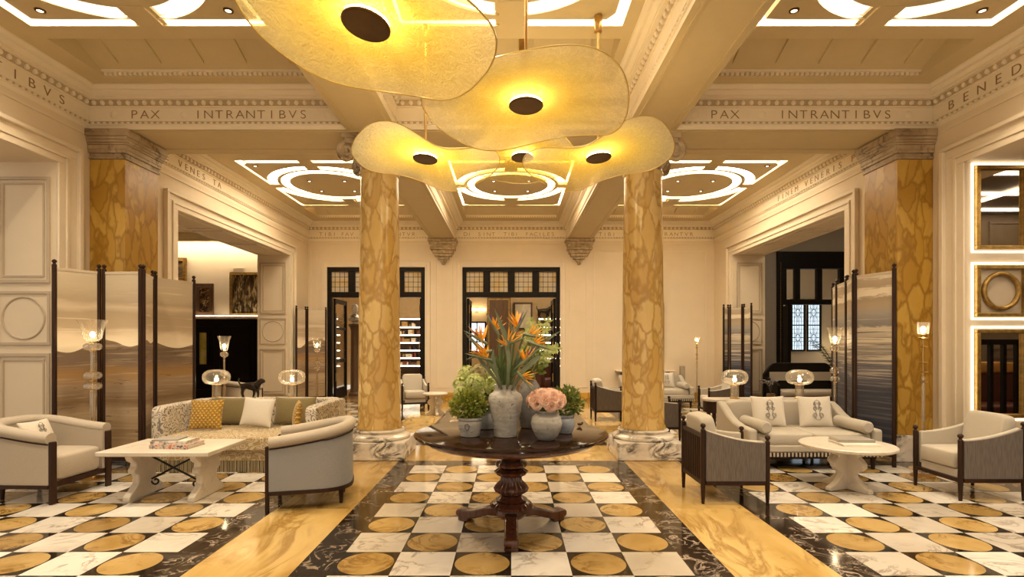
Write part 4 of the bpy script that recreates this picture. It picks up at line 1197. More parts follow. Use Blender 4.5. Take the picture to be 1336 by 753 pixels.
# ================================================================ COFFEE TABLES
def slab_leg(h, wt, wm, wb):
    """outline (y,z) of a scrolled marble slab leg"""
    pr = [(wb, 0), (wb, .05), (wb * .86, .075), (wb * .70, .10), (wm * 1.05, .15), (wm, .20), (wm * 1.12, .235), (wm * 1.5, .255), (wm * 1.55, .29), (wm * 1.3, .32), (wm * 1.25, .35), (wt * .92, .385), (wt, .42), (wt, h)]
    return pr + [(-y, z) for y, z in reversed(pr)]
ct = thing('marble_coffee_table', 'rectangular white marble coffee table on scrolled slab legs with iron stretcher', 'coffee table', (-3.36, 5.42, 0), 0)
MB().box(-.53, .53, -.37, .37, .455, .498).build('tabletop', mt['tmarble'], ct, bevel=.008)
for sx in (-1, 1): MB().prism(slab_leg(.454, .24, .13, .27), sx * .31 - .035, sx * .31 + .035, 'x').build('slab_leg', mt['tmarble'], ct, bevel=.01)
ir = MB()
for sy in (-1, 1):
    pts = [(-.272, -.1 * sy, .14)]
    a = [(-.272 + .544 * k / 14, sy * .05, .15 + .28 * (k / 14 if sy > 0 else 1 - k / 14)) for k in range(15)]
    ir.tube(a, .010, 8)
    e = a[0] if sy > 0 else a[-1]; dx = 1 if sy > 0 else -1
    ir.tube([(e[0] + dx * (.04 - (.045 - .0025 * k) * math.cos(k * .42)) , e[1], e[2] - .02 - (.045 - .0025 * k) * math.sin(k * .42)) for k in range(15)], .009, 7)
ir.build('iron_stretcher', mt['iron'], ct)
RL = [(.27, 0), (.265, .04), (.22, .055), (.15, .10), (.105, .15), (.11, .185), (.165, .21), (.205, .25), (.205, .29), (.17, .33), (.14, .35), (.16, .38), (.17, .427)]
RL = RL + [(-y, z) for y, z in reversed(RL)]
def round_table(label, loc, r, s=1.0):
    t = thing('round_marble_table', label, 'coffee table', loc, 0)
    MB().lathe([(0, .428), (r - .02, .428), (r, .44), (r, .46), (r - .012, .47), (0, .47)], 56).build('tabletop', mt['tmarble'], t)
    for k, a in enumerate((20, 110)):
        M = Matrix.Rotation(R(a), 4, 'Z')
        b = MB().prism([(y * s, z) for y, z in RL], -.032 - .0 * k, .032, 'x', M=M)
        b.build('scrolled_slab', mt['tmarble'], t, bevel=.008)
    return t
rt = round_table('round white marble table on crossed scrolled slabs before the cream sofa', (3.51, 5.66, 0), .45)
round_table('small round marble table in front of the back wall by the library doorway', (-1.62, 11.55, 0), .265, .8)
# books
def book(label, x, y, z, w, d, h, rz, cov, pages=True, grp=None, name='book'):
    t = thing(name, label, 'book', (x, y, z), rz, grp)
    MB().box(-w / 2, w / 2, -d / 2, d / 2, 0, .004).box(-w / 2, w / 2, -d / 2, d / 2, h - .004, h).box(-w / 2, w / 2, -d / 2, -d / 2 + .004, .004, h - .004).build('cover', cov, t, smooth=0)
    MB().box(-w / 2 + .006, w / 2 - .006, -d / 2 + .005, d / 2 - .008, .0045, h - .0045).build('pages', mt['whitef'], t, smooth=0)
    return t
t = NT('printed cover'); v = t.coord((1, 1, 1)); n_ = t.noise(v, 28, 3)
mt['cover1'] = t.bsdf(t.ramp(n_, [(.38, L(.05, .06, .10)), (.5, L(.6, .5, .4)), (.62, L(.45, .12, .07))]), .35)
t = NT('pale cover'); v = t.coord((1, 1, 1)); n_ = t.noise(v, 22, 3)
mt['cover2'] = t.bsdf(t.ramp(n_, [(.40, L(.22, .18, .15)), (.55, L(.75, .68, .58))]), .35)
mt['cover3'] = plain('grey cover', L(.30, .27, .23), .5)
mt['cover4'] = plain('ivory cover', L(.74, .68, .58), .5)
book('thick picture book with colourful spine, lowest of the pile on the coffee table', -3.29, 5.34, .499, .38, .28, .04, -2, mt['cover1'])
book('pale picture book lying on top of the colourful-spined book', -3.33, 5.37, .540, .34, .26, .026, 4, mt['cover2'])
book('thin grey booklet topmost of the pile on the rectangular coffee table', -3.38, 5.36, .567, .24, .2, .012, 6, mt['cover3'])
book('large ivory album lying flat on the round marble table', 3.56, 5.60, .471, .38, .28, .022, -3, mt['cover4'])
book('grey bound album on top of the ivory album', 3.57, 5.68, .494, .36, .22, .028, -3, mt['cover3'])

# ================================================================ CONSOLES AND LAMPS
def console(label, x0, x1, y0, y1):
    t = thing('console_table', label, 'console table', ((x0 + x1) / 2, (y0 + y1) / 2, 0), 0)
    a, b = (x1 - x0) / 2, (y1 - y0) / 2
    def rr(a, b, r): 
        return [(sx * (a - r) + r * math.cos(q), sy * (b - r) + r * math.sin(q)) for sx, sy, q0 in ((1, 1, 0), (-1, 1, 90), (-1, -1, 180), (1, -1, 270)) for q in [R(q0 + 90 * k / 8) for k in range(9)]]
    MB().prism(rr(a, b, .15), .685, .715, 'z').build('marble_top', mt['tmarble'], t, bevel=.004)
    MB().prism(rr(a - .02, b - .02, .14), .52, .684, 'z').build('drawer_case', mt['dwood'], t, bevel=.004)
    for sx in (-1, 1):
        for sy in (-1, 1): MB().lathe([(.018, 0), (.028, .519)], 12, (sx * (a - .12), sy * (b - .09), 0)).build('leg', mt['dwood'], t)
        MB().sup((sx * a * .4, -b + .012, .60), (.03, .03, .03), 1, 1, 10, 8).build('drawer_knob', mt['brass'], t)
    MB().box(-a + .13, a - .13, -b + .06, b - .06, .12, .14).build('lower_shelf', mt['dwood'], t)
    return t
console('dark console with marble top behind the damask sofa', -4.5, -2.55, 7.72, 8.12)
console('dark console with marble top behind the cream sofa', 2.80, 4.45, 7.70, 8.10)
mt['glow'] = emit('lamp candle bulb', L(1, .78, .48), 34.0)
def globe_lamp(label, x, y):
    t = thing('glass_globe_lamp', label, 'table lamp', (x, y, .7165), 0, 'glass globe lamps on the consoles')
    MB().lathe([(.07, 0), (.07, .012), (.06, .02)], 28).build('brass_foot', mt['brass'], t)
    MB().lathe([(.058, .021), (.058, .19)], 28).build('glass_stem', mt['glassb'], t)
    MB().lathe([(.03, .191), (.064, .192), (.064, .198), (.02, .205), (.014, .24)], 24).build('brass_collar', mt['brass'], t)
    prof = [(.05, .20), (.10, .205), (.15, .222), (.18, .26), (.188, .305), (.18, .352), (.15, .39), (.11, .41), (.08, .418)]
    MB().lathe(prof, 40).build('glass_globe', mt['glass'], t, fixn=False)
    MB().sup((0, 0, .272), (.05, .05, .064), 1, 1, 14, 10).build('bulb', mt['glow'], t)
    return t
globe_lamp('glass globe lamp on the console behind the damask sofa, nearest the mountain screen', -4.33, 7.95)
globe_lamp('glass globe lamp on the console behind the damask sofa, nearest the golden column', -3.22, 7.95)
globe_lamp('glass globe lamp on the console behind the cream sofa, nearest the golden column', 3.27, 7.92)
globe_lamp('glass globe lamp on the console behind the cream sofa, before the dark settee', 4.22, 7.92)
hs = statue_horse('animal_statue', 'dark bronze four-legged animal statue on the console behind the damask sofa', (-3.76, 7.80, .7245), .29, mt['statue'])

def totem_lamp(label, x, y, h=1.78, s=1.0, wide=True):
    t = thing('glass_floor_lamp', label, 'floor lamp', (x, y, 0), 0)
    MB().lathe([(.13 * s, 0), (.13 * s, .015), (.03, .03), (.02, .05)], 28).build('brass_foot', mt['brass'], t)
    zs = [h - .30, h - .62, h - .74]
    st = MB().lathe([(.028 * s, .051), (.028 * s, zs[2] - .05)], 18).build('glass_stem', mt['glassb'], t)
    MB().cyl((0, 0, .05), .007, h - .36, 8).build('brass_rod', mt['brass'], t)
    MB().lathe([(.02 * s, zs[1] + .05), (.022 * s, zs[0] - .05)], 16).build('glass_stem', mt['glassb'], t)
    for z in zs:
        R_ = .085 * s
        MB().lathe([(.02, -.042), (R_ * .75, -.038), (R_, -.02), (R_ * 1.05, 0), (R_, .02), (R_ * .75, .038), (.02, .042)], 28, (0, 0, z)).build('glass_ring', mt['glassb'], t)
    b = MB()
    for z in (zs[0] + .048, zs[0] - .048, zs[1] + .048, zs[2] - .048, zs[1] - .06): b.cyl((0, 0, z - .006), .03 * s, .012, 16)
    b.build('brass_collar', mt['brass'], t)
    rs = .15 * s
    MB().lathe([(.03, h - .24), (.06 * s, h - .235), (.085 * s, h - .20), (.098 * s, h - .14), (.115 * s, h - .06), (rs, h)], 32).build('glass_shade', mt['glass'], t, fixn=False)
    MB().sup((0, 0, h - .165), (.05, .05, .064), 1, 1, 14, 10).build('bulb', mt['glow'], t)
    return t
totem_lamp('glass floor lamp before the mountain screen, behind the oatmeal tub armchair', -4.68, 6.05)
totem_lamp('glass floor lamp in the doorway, against the black wainscot below the paintings', -4.72, 8.9, 1.64, .7)
totem_lamp('glass floor lamp beside the seascape screen, behind the cream sofa', 4.655, 7.78, 1.75, .74)
totem_lamp('small glass floor lamp before the far folding screen by the library doorway', -4.70, 13.1, 1.66, .9)
def candle_lamp(label, x, y, h=1.76):
    t = thing('slender_floor_lamp', label, 'floor lamp', (x, y, 0), 0)
    MB().lathe([(.12, 0), (.12, .012), (.025, .025)], 24).build('brass_foot', mt['brass'], t)
    MB().lathe([(.018, .026), (.018, h - .62)], 14).build('glass_stem', mt['glassb'], t)
    MB().lathe([(.012, h - .62), (.012, h - .13)], 12).build('stem', mt['brass'], t)
    for k, z in enumerate((h - .18, h - .28, h - .46, h - .57, h - .68)): MB().lathe([(.012, -.01), (.04, -.006), (.048, 0), (.04, .006), (.012, .01)], 20, (0, 0, z)).build('brass_ring', mt['brass'], t)
    MB().lathe([(.02, h - .14), (.055, h - .13), (.06, h)], 24).build('glass_shade', mt['glass'], t, fixn=False)
    MB().sup((0, 0, h - .085), (.05, .05, .07), 1, 1, 14, 10).build('bulb', mt['glow'], t)
candle_lamp('slender brass floor lamp before the golden pier, behind the armchair by the mirrors', 4.72, 6.20)
candle_lamp('slender brass floor lamp against the back wall, behind the far cream sofa', 4.72, 13.75, 1.70)
sp = MB().box(-.06, .06, -.06, .06, 0, .95).box(-.1, .1, -.1, .1, -.0, .02).build('speaker_column', plain('taupe speaker cloth', L(.38, .31, .22), .8), None, bevel=.012)
sp.location = (4.42, 13.98, 0); tag(sp, 'narrow taupe column box against the back wall beside the slender lamp', 'speaker')
# dried orchid on the right console
t = thing('dark_orchid', 'small dark branching orchid on the console before the settee', 'plant', (3.80, 7.92, .7165), 0)
MB().lathe([(.04, 0), (.06, .05), (.055, .07), (0, .06)], 18).build('pot', mt['bronze'], t)
rd = random.Random(9); b = MB(); f = MB()
for k in range(7):
    a = rd.uniform(0, 2 * PI); r = rd.uniform(.08, .17); hh = rd.uniform(.15, .24)
    pts = [(math.cos(a) * r * s ** 1.6, math.sin(a) * r * s ** 1.6, .06 + hh * math.sin(s * 1.9)) for s in [i / 7 for i in range(8)]]
    b.tube(pts, .005, 5)
    for p in pts[3:]: f.sup((p[0], p[1], p[2] + .008), (.032, .032, .022), 1, 1, 6, 4)
b.build('stem', mt['iron'], t); f.build('blossom', plain('dusky blossom', L(.16, .13, .12)), t)

# ================================================================ FOLDING SCREENS
def landscape():
    t = NT('mountain landscape painting'); v = t.coord()
    sp = t.n('ShaderNodeSeparateXYZ'); t.t.links.new(v, sp.inputs[0]); z = sp.outputs[2]
    ridge = t.noise(t.coord((1.0, 1.0, .12)), 1.35, 1, .4)
    zr = t.math('SUBTRACT', z, t.math('MULTIPLY', t.math('SUBTRACT', ridge, .5), .8))
    zw = t.math('ADD', z, t.math('MULTIPLY', t.math('SUBTRACT', t.noise(t.coord((.7, .7, 2.5)), 2.2, 4), .5), .20))
    k_ = lambda zz: zz / 2.5
    sky = t.ramp(t.math('DIVIDE', zw, 2.5), [(.50, L(.58, .46, .30)), (.60, L(.80, .70, .52)), (.645, L(.72, .60, .43)), (.68, L(.44, .335, .215)), (.75, L(.40, .31, .2)), (.785, L(.58, .47, .33)), (.81, L(.42, .33, .22)), (.87, L(.52, .43, .30)), (1.0, L(.58, .49, .35))])
    sk = t.noise(t.coord((.5, .5, 15)), 2.2, 3, .5, .3)
    sky = t.mix(t.ramp(sk, [(.60, (0, 0, 0, 1)), (.70, (.5, .5, .5, 1))]), sky, L(.74, .64, .48))
    land = t.ramp(t.math('DIVIDE', zw, 2.5), [(.08, L(.36, .255, .14)), (.20, L(.26, .165, .08)), (.27, L(.40, .29, .17)), (.33, L(.20, .12, .055)), (.40, L(.32, .225, .14)), (.46, L(.33, .185, .06)), (.52, L(.17, .115, .075)), (.58, L(.15, .10, .06)), (.64, L(.24, .16, .085))])
    st = t.noise(t.coord((.45, .45, 11)), 2.6, 5, .6, .8)
    land = t.mix(t.ramp(st, [(.52, (0, 0, 0, 1)), (.68, (.6, .6, .6, 1))]), land, L(.48, .37, .24))
    land = t.mix(t.ramp(t.noise(t.coord((.8, .8, 6)), 2.4, 5, .6, 1.6), [(.62, (0, 0, 0, 1)), (.66, (.85, .85, .85, 1))]), land, L(.12, .075, .04))
    k = t.math('GREATER_THAN', zr, 1.49)
    return t.bsdf(t.mix(k, land, sky), .7, 0, t.bump(t.noise(t.coord((30, 30, 300)), 3, 2), .05, .002))
def seascape():
    t = NT('seascape painting'); v = t.coord()
    sp = t.n('ShaderNodeSeparateXYZ'); t.t.links.new(v, sp.inputs[0]); z = sp.outputs[2]
    rag = t.noise(t.coord((.8, .8, 5)), 3.0, 5, .6, .8)
    zw = t.math('ADD', z, t.math('MULTIPLY', t.math('SUBTRACT', rag, .5), .16))
    c = t.ramp(t.math('DIVIDE', zw, 2.5), [(.02, L(.02, .022, .04)), (.36, L(.025, .028, .05)), (.46, L(.09, .09, .12)), (.60, L(.30, .26, .21)), (.69, L(.55, .47, .36)), (.70, L(.19, .18, .18)), (.76, L(.33, .30, .26)), (.80, L(.40, .31, .21)), (.845, L(.36, .275, .18)), (.852, L(.74, .65, .5)), (.885, L(.72, .62, .47)), (.892, L(.40, .31, .21)), (.935, L(.44, .35, .24)), (.942, L(.74, .66, .52)), (.972, L(.46, .37, .26))])
    zone = t.math('LESS_THAN', zw, 1.73)
    def streak(sc_, nz, lo, hi, amt):
        return t.math('MULTIPLY', t.math('MULTIPLY', t.ramp(t.noise(t.coord((.22, .22, sc_)), nz, 5, .6, .5), [(lo, (0, 0, 0, 1)), (hi, (1, 1, 1, 1))]), zone), amt)
    up = t.math('MULTIPLY', streak(9, 2.6, .50, .56, .95), t.ramp(t.math('DIVIDE', z, 2.5), [(.36, (.10,) * 3 + (1,)), (.58, (1, 1, 1, 1))]))
    c = t.mix(up, c, L(.60, .51, .38))
    c = t.mix(streak(19, 3.1, .55, .62, .85), c, L(.03, .032, .05))
    sk = t.math('MULTIPLY', t.ramp(t.noise(t.coord((.3, .3, 22)), 2.3, 3, .5), [(.63, (0, 0, 0, 1)), (.68, (1, 1, 1, 1))]), .6)
    c = t.mix(t.math('MULTIPLY', sk, t.math('GREATER_THAN', zw, 1.4)), c, L(.72, .63, .5))
    return t.bsdf(c, .6)
mt['land'] = landscape(); mt['sea'] = seascape()
mt['ropeband'] = fabric('linen heading', L(.55, .46, .34))
def screen(label, pts, mat, h=2.40):
    o0 = Vector(pts[0]); t = thing('folding_screen', label, 'folding screen', (o0.x, o0.y, 0), 0)
    for i in range(len(pts) - 1):
        p, q = Vector(pts[i]) - o0, Vector(pts[i + 1]) - o0
        d = (q - p).normalized(); a = math.atan2(d.y, d.x); ln = (q - p).length
        M = Matrix.Translation((p.x, p.y, 0)) @ Matrix.Rotation(a, 4, 'Z')
        c = MB().box(.05, ln - .05, -.008, .008, .18, h - .06, M=M).build('painted_panel', mat, t, smooth=0)
        MB().box(.05, ln - .05, -.012, .012, .12, .18, M=M).build('bottom_rail', mt['dwood'], c, smooth=0)
        MB().box(.05, ln - .05, -.012, .012, h - .06, h - .03, M=M).build('heading', mt['ropeband'], c, smooth=0)
        for x in (.03, ln - .03):
            MB().lathe([(.024, 0), (.024, h), (.014, h + .006), (.014, h + .018), (.024, h + .028), (.024, h + .042), (.012, h + .056), (0, h + .06)], 14, M=M @ Matrix.Translation((x, 0, 0))).build('post', mt['dwood'], t)
    return t
screen('four-panel folding screen painted with a brown mountain landscape', [(-5.12, 6.02), (-4.88, 6.45), (-4.37, 6.42), (-4.62, 6.98), (-4.39, 7.53)], mt['land'])
screen('folding screen painted with a pale and navy seascape', [(4.70, 6.60), (4.53, 7.15), (4.81, 7.75), (4.98, 8.27), (5.20, 8.75)], mt['sea'], 2.44)
screen('brown folding screen far off by the back wall beside the library doorway', [(-5.28, 13.25), (-5.17, 13.65), (-4.74, 13.92)], mt['land'])
screen('striped folding screen beyond the cream sofa, before the far panelled jamb', [(5.04, 12.90), (5.22, 12.97), (5.47, 12.75), (5.52, 12.40)], mt['sea'])
# mirror and ledge on the back wall behind the column
t = thing('wall_mirror', 'arched gilt mirror on the back wall, mostly hidden by the golden column', 'mirror', (3.55, BY - .001, 0), 0)
ar = [(.52 * math.cos(PI * k / 20), 2.5 + .52 * math.sin(PI * k / 20)) for k in range(21)]
MB().prism([(-.52, 1.0), (.52, 1.0)] + ar, -.05, 0, 'y').build('gilt_frame', mt['gold'], t); ar2 = [(x * .9, 2.5 + (z - 2.5) * .9) for x, z in ar]
MB().prism([(-.468, 1.06), (.468, 1.06)] + ar2, -.058, -.0505, 'y').build('mirror_glass', mt['mirror'], t, smooth=0)
t = thing('wall_shelf', 'cream shelf on dark brackets below the arched mirror', 'shelf', (3.55, BY - .001, .78), 0)
MB().box(-.78, .78, -.24, 0, .0, .035).build('board', mt['trim'], t)
for sx in (-1, 1): MB().prism([(-.2, -.001), (0, -.001), (0, -.22), (-.06, -.16), (-.12, -.06)], sx * .6 - .03, sx * .6 + .03, 'x').build('bracket', mt['bwood'], t)
# ================================================================ CENTRE TABLE
tb = thing('pedestal_table', 'round polished mahogany table on carved pedestal with three splayed feet', 'table', (0, 4.42, 0), 0)
TR = .785
MB().lathe([(0, .762), (TR - .03, .762), (TR - .008, .770), (TR, .783), (TR - .004, .793), (TR - .02, .80), (0, .80)], 96).build('tabletop', mt['mahogtop'], tb)
MB().lathe([(.10, .70), (TR - .16, .70), (TR - .115, .715), (TR - .10, .735), (TR - .10, .7615), (.10, .7615)], 96).build('apron', mt['mahog'], tb)
b = MB()
for k in range(24):
    a = 2 * PI * k / 24 + .1
b.lathe([(.11, .65), (.13, .67), (.125, .6995)], 40)
b.build('collar', mt['mahog'], tb)
MB().lathe([(.075, .565), (.085, .60), (.10, .615), (.10, .63), (.105, .6495)], 40).build('upper_neck', mt['mahog'], tb)
MB().lathe([(.07, .50), (.12, .515), (.13, .535), (.12, .555), (.07, .5645)], 48, flute=16, fa=.04).build('fluted_ring', mt['mahog'], tb)
MB().lathe([(.09, .435), (.125, .455), (.135, .475), (.10, .4995)], 48, flute=12, fa=.05).build('fluted_ring', mt['mahog'], tb)
MB().lathe([(.075, .28), (.13, .315), (.138, .335), (.125, .36), (.085, .40), (.08, .4345)], 80, flute=20, fa=.05).build('fluted_vase', mt['mahog'], tb)
MB().lathe([(.12, .235), (.13, .25), (.10, .265), (.085, .2795)], 40).build('lower_neck', mt['mahog'], tb)
MB().lathe([(.13, .17), (.165, .185), (.17, .205), (.15, .225), (.12, .2345)], 64, flute=24, fa=.04).build('carved_collar', mt['mahog'], tb)
MB().lathe([(.10, .10), (.14, .14), (.13, .1695)], 32).build('hub', mt['mahog'], tb)
for a in (-90, 30, 150):
    M = Matrix.Rotation(R(a), 4, 'Z')
    # outline in (x = outward, z)
    top = [(.05, .165), (.16, .165), (.24, .15), (.32, .118), (.38, .10), (.44, .098), (.50, .10), (.525, .08), (.525, .045), (.50, .03)]
    bot = [(.50, .0), (.40, .0), (.39, .03), (.30, .055), (.20, .09), (.05, .10)]
    MB().prism(top + bot, -.052, .052, 'y', M=M).build('splayed_foot', mt['mahog'], tb, bevel=.012)
    MB().cyl((.47, -.0535, .062), .03, .107, 20, M=M @ Matrix.Translation((.47, -.0535, .062)) @ Matrix.Rotation(-PI / 2, 4, 'X') @ Matrix.Translation((-.47, .0535, -.062))).build('foot_scroll', mt['mahog'], tb)
TZ = .801
# ---------------- pots
def ceramic(name, c1, c2, dark, scale=7):
    t = NT(name); v = t.coord((1, 1, 2.2))
    n = t.noise(v, scale, 6, .65, .6); c = t.ramp(n, [(.35, c2), (.6, c1)])
    k = t.ramp(t.noise(v, scale * 2.2, 4, .6, 1.0), [(.60, (0, 0, 0, 1)), (.68, (1, 1, 1, 1))])
    c = t.mix(k, c, dark)
    w_ = t.n('ShaderNodeTexWave', bands_direction='Z'); t.set(w_, 'Vector', t.coord()); w_.inputs['Scale'].default_value = 9; w_.inputs['Distortion'].default_value = 3
    c = t.mix(t.math('MULTIPLY', w_.outputs['Fac'], .22), c, c2)
    return t.bsdf(c, .5, 0, t.bump(n, .3, .01))
mt['cer'] = ceramic('weathered white glaze', L(.50, .47, .42), L(.31, .29, .26), L(.09, .07, .055), 9)
mt['cerb'] = ceramic('weathered blue grey glaze', L(.40, .42, .44), L(.26, .28, .31), L(.08, .075, .08), 9)
mt['cerg'] = ceramic('slate grey glaze', L(.20, .185, .17), L(.13, .12, .115), L(.06, .05, .05))
def pot(name, label, x, y, prof, mat, n=40):
    t = thing(name, label, 'vase' if 'vase' in name else 'pot', (x, y, TZ), 0)
    r, z = prof[-1]
    MB().lathe(prof + [(r - .012, z), (r - .016, z - .03), (0, z - .035)], n).build('vessel', mat, t, smooth=45)
    return t
def leafy(parent, blobs, n, size, mat, seed, up=.3):
    """many small leaves around ellipsoid blobs: (cx,cy,cz,rx,ry,rz)"""
    rd = random.Random(seed); b = MB()
    for i in range(n):
        cx, cy, cz, rx, ry, rz = rd.choice(blobs)
        d = Vector((rd.gauss(0, 1), rd.gauss(0, 1), rd.gauss(0, 1))).normalized(); k = rd.uniform(.55, 1.05)
        p = Vector((cx + d.x * rx * k, cy + d.y * ry * k, cz + d.z * rz * k))
        ax = (d + Vector((rd.uniform(-.7, .7), rd.uniform(-.7, .7), up + rd.uniform(-.5, .5)))).normalized()
        sd = ax.cross(Vector((rd.uniform(-1, 1), rd.uniform(-1, 1), rd.uniform(-1, 1)))).normalized(); nn = ax.cross(sd)
        l = size * rd.uniform(.7, 1.3); w_ = l * .42
        b.add([p, p + ax * l * .35 + sd * w_ * .5, p + ax * l * .75 + sd * w_ * .4 - nn * l * .05, p + ax * l - nn * l * .12, p + ax * l * .75 - sd * w_ * .4 - nn * l * .05, p + ax * l * .35 - sd * w_ * .5, p + ax * l * .5 + nn * l * .06],
              [(0, 1, 6), (1, 2, 6), (2, 3, 6), (3, 4, 6), (4, 5, 6), (5, 0, 6)])
    return b.build('foliage', mat, parent, smooth=0, fixn=False)
def leafmat(name, a, b_, c_):
    t = NT(name); g = t.n('ShaderNodeNewGeometry'); col = t.ramp(t.math('FRACT', t.math('MULTIPLY', g.outputs['Random Per Island'], 7.3)), [(0, a), (.5, b_), (1, c_)])
    p = t.n('ShaderNodeBsdfPrincipled'); t.set(p, 'Base Color', col); p.inputs['Roughness'].default_value = .5
    tl = t.n('ShaderNodeBsdfTranslucent'); t.set(tl, 0, col)
    mx = t.n('ShaderNodeMixShader'); mx.inputs[0].default_value = .25; t.t.links.new(p.outputs[0], mx.inputs[1]); t.t.links.new(tl.outputs[0], mx.inputs[2])
    return t.fin(mx.outputs[0])
mt['box'] = leafmat('box leaves', L(.15, .19, .025), L(.28, .32, .045), L(.42, .40, .08))
mt['box2'] = leafmat('myrtle leaves', L(.09, .13, .025), L(.17, .22, .04), L(.26, .27, .06))
mt['hyd'] = leafmat('green hydrangea petals', L(.46, .55, .16), L(.62, .68, .26), L(.74, .75, .42))
mt['hydb'] = leafmat('faded hydrangea petals', L(.36, .36, .15), L(.46, .40, .22), L(.42, .32, .2))
mt['orch'] = leafmat('pale green orchid petals', L(.34, .44, .10), L(.52, .58, .2), L(.6, .6, .3))
mt['stemg'] = plain('green stem', L(.11, .17, .05), .5, var=.3)
mt['spath'] = plain('grey green spathe', L(.15, .18, .10), .5, var=.35, scale=8)
mt['orange'] = plain('orange sepal', L(.82, .36, .015), .5, var=.2, scale=30)
mt['blue'] = plain('blue petal', L(.08, .05, .25), .5)
mt['rose'] = leafmat('peach rose petals', L(.82, .50, .37), L(.88, .62, .49), L(.90, .72, .59))

p1 = pot('planter_pot', 'small white weathered pot with box bush, at the front of the round table', -.318, 4.17, [(.06, 0), (.072, .004), (.085, .06), (.092, .11), (.088, .122), (.096, .13), (.094, .146)], mt['cer'])
p1['label'] = 'small white weathered pot with dark green bush, nearest the table edge'
leafy(p1, [(-.01, 0, .235, .12, .12, .09), (-.06, 0, .22, .09, .09, .07), (.05, -.02, .23, .07, .07, .08), (-.01, 0, .28, .08, .08, .06)], 1500, .034, mt['box'], 1)
e_ = MB().tube([(-.015, -.092, .06), (-.03, -.092, .075), (-.03, -.093, .10), (-.01, -.094, .105), (.005, -.094, .09), (-.005, -.093, .07), (-.02, -.092, .05)], .004, 5).build('painted_mark', mt['thread'], p1)
p2 = pot('planter_pot', 'blue grey pot of green hydrangeas behind the small white pot', -.215, 4.54, [(.06, 0), (.07, .004), (.088, .05), (.092, .10), (.08, .135), (.088, .15)], mt['cerb'])
hp = [(-.20, .0, .37, .075, 0), (-.08, -.09, .39, .08, 0), (.06, -.07, .375, .078, 0), (-.05, .02, .46, .085, 1), (-.16, .05, .45, .08, 0), (.07, .05, .43, .08, 0), (-.02, -.04, .31, .08, 0), (-.20, -.05, .30, .065, 0)]
for i, (x, y, z, r, k) in enumerate(hp):
    b = MB(); rd = random.Random(20 + i)
    for q in range(130):
        d = Vector((rd.gauss(0, 1), rd.gauss(0, 1), rd.gauss(0, 1))).normalized(); c = Vector((x, y, z)) + d * r * rd.uniform(.86, 1.0)
        u = d.orthogonal().normalized(); w_ = d.cross(u); a0 = rd.uniform(0, 6)
        for m in range(4):
            a = a0 + m * PI / 2; e1 = (u * math.cos(a) + w_ * math.sin(a)); e2 = (-u * math.sin(a) + w_ * math.cos(a)); s_ = .0135
            b.add([c, c + e1 * s_ * .7 + e2 * s_ * .55 + d * .003, c + e1 * s_ * 1.3 + d * .001, c + e1 * s_ * .7 - e2 * s_ * .55 + d * .003], [(0, 1, 2, 3)])
    h_ = b.build('hydrangea_head', mt['hydb'] if k else mt['hyd'], p2, smooth=0, fixn=False)
    MB().tube([(x * .3, y * .3, .12), (x * .7, y * .7, z * .7), (x, y, z - r * .5)], .006, 6).build('stem', mt['stemg'], h_)
leafy(p2, [(0, 0, .20, .13, .12, .06)], 120, .07, mt['box2'], 5)
p3 = pot('tall_vase', 'tall weathered urn vase holding orange bird of paradise flowers', -.044, 4.16, [(.075, 0), (.085, .004), (.088, .02), (.098, .10), (.118, .20), (.130, .265), (.131, .295), (.120, .325), (.088, .345), (.080, .36), (.084, .375), (.088, .40)], mt['cer'])
def blade(b, pts, wid, flat=Vector((0, -1, 0)), fold=.3):
    """a folded strap leaf along pts"""
    pts = [Vector(p) for p in pts]; n = len(pts); vs = []; fs = []
    for i, p in enumerate(pts):
        t_ = (pts[min(n - 1, i + 1)] - pts[max(0, i - 1)]).normalized()
        sd = t_.cross(flat).normalized(); nn = sd.cross(t_)
        w_ = wid[i] if isinstance(wid, (list, tuple)) else wid
        vs += [p - sd * w_ + nn * w_ * fold, p, p + sd * w_ + nn * w_ * fold]
    for i in range(n - 1):
        fs += [(i * 3, i * 3 + 1, i * 3 + 4, i * 3 + 3), (i * 3 + 1, i * 3 + 2, i * 3 + 5, i * 3 + 4)]
    return b.add(vs, fs)
def px3(px, py, y):   # photo pixel -> place in front of the vase at distance y, in the vase's frame
    return Vector(((px - 667) * y / F + .044, y - 4.16, H + (449 - py) * y / F - TZ))
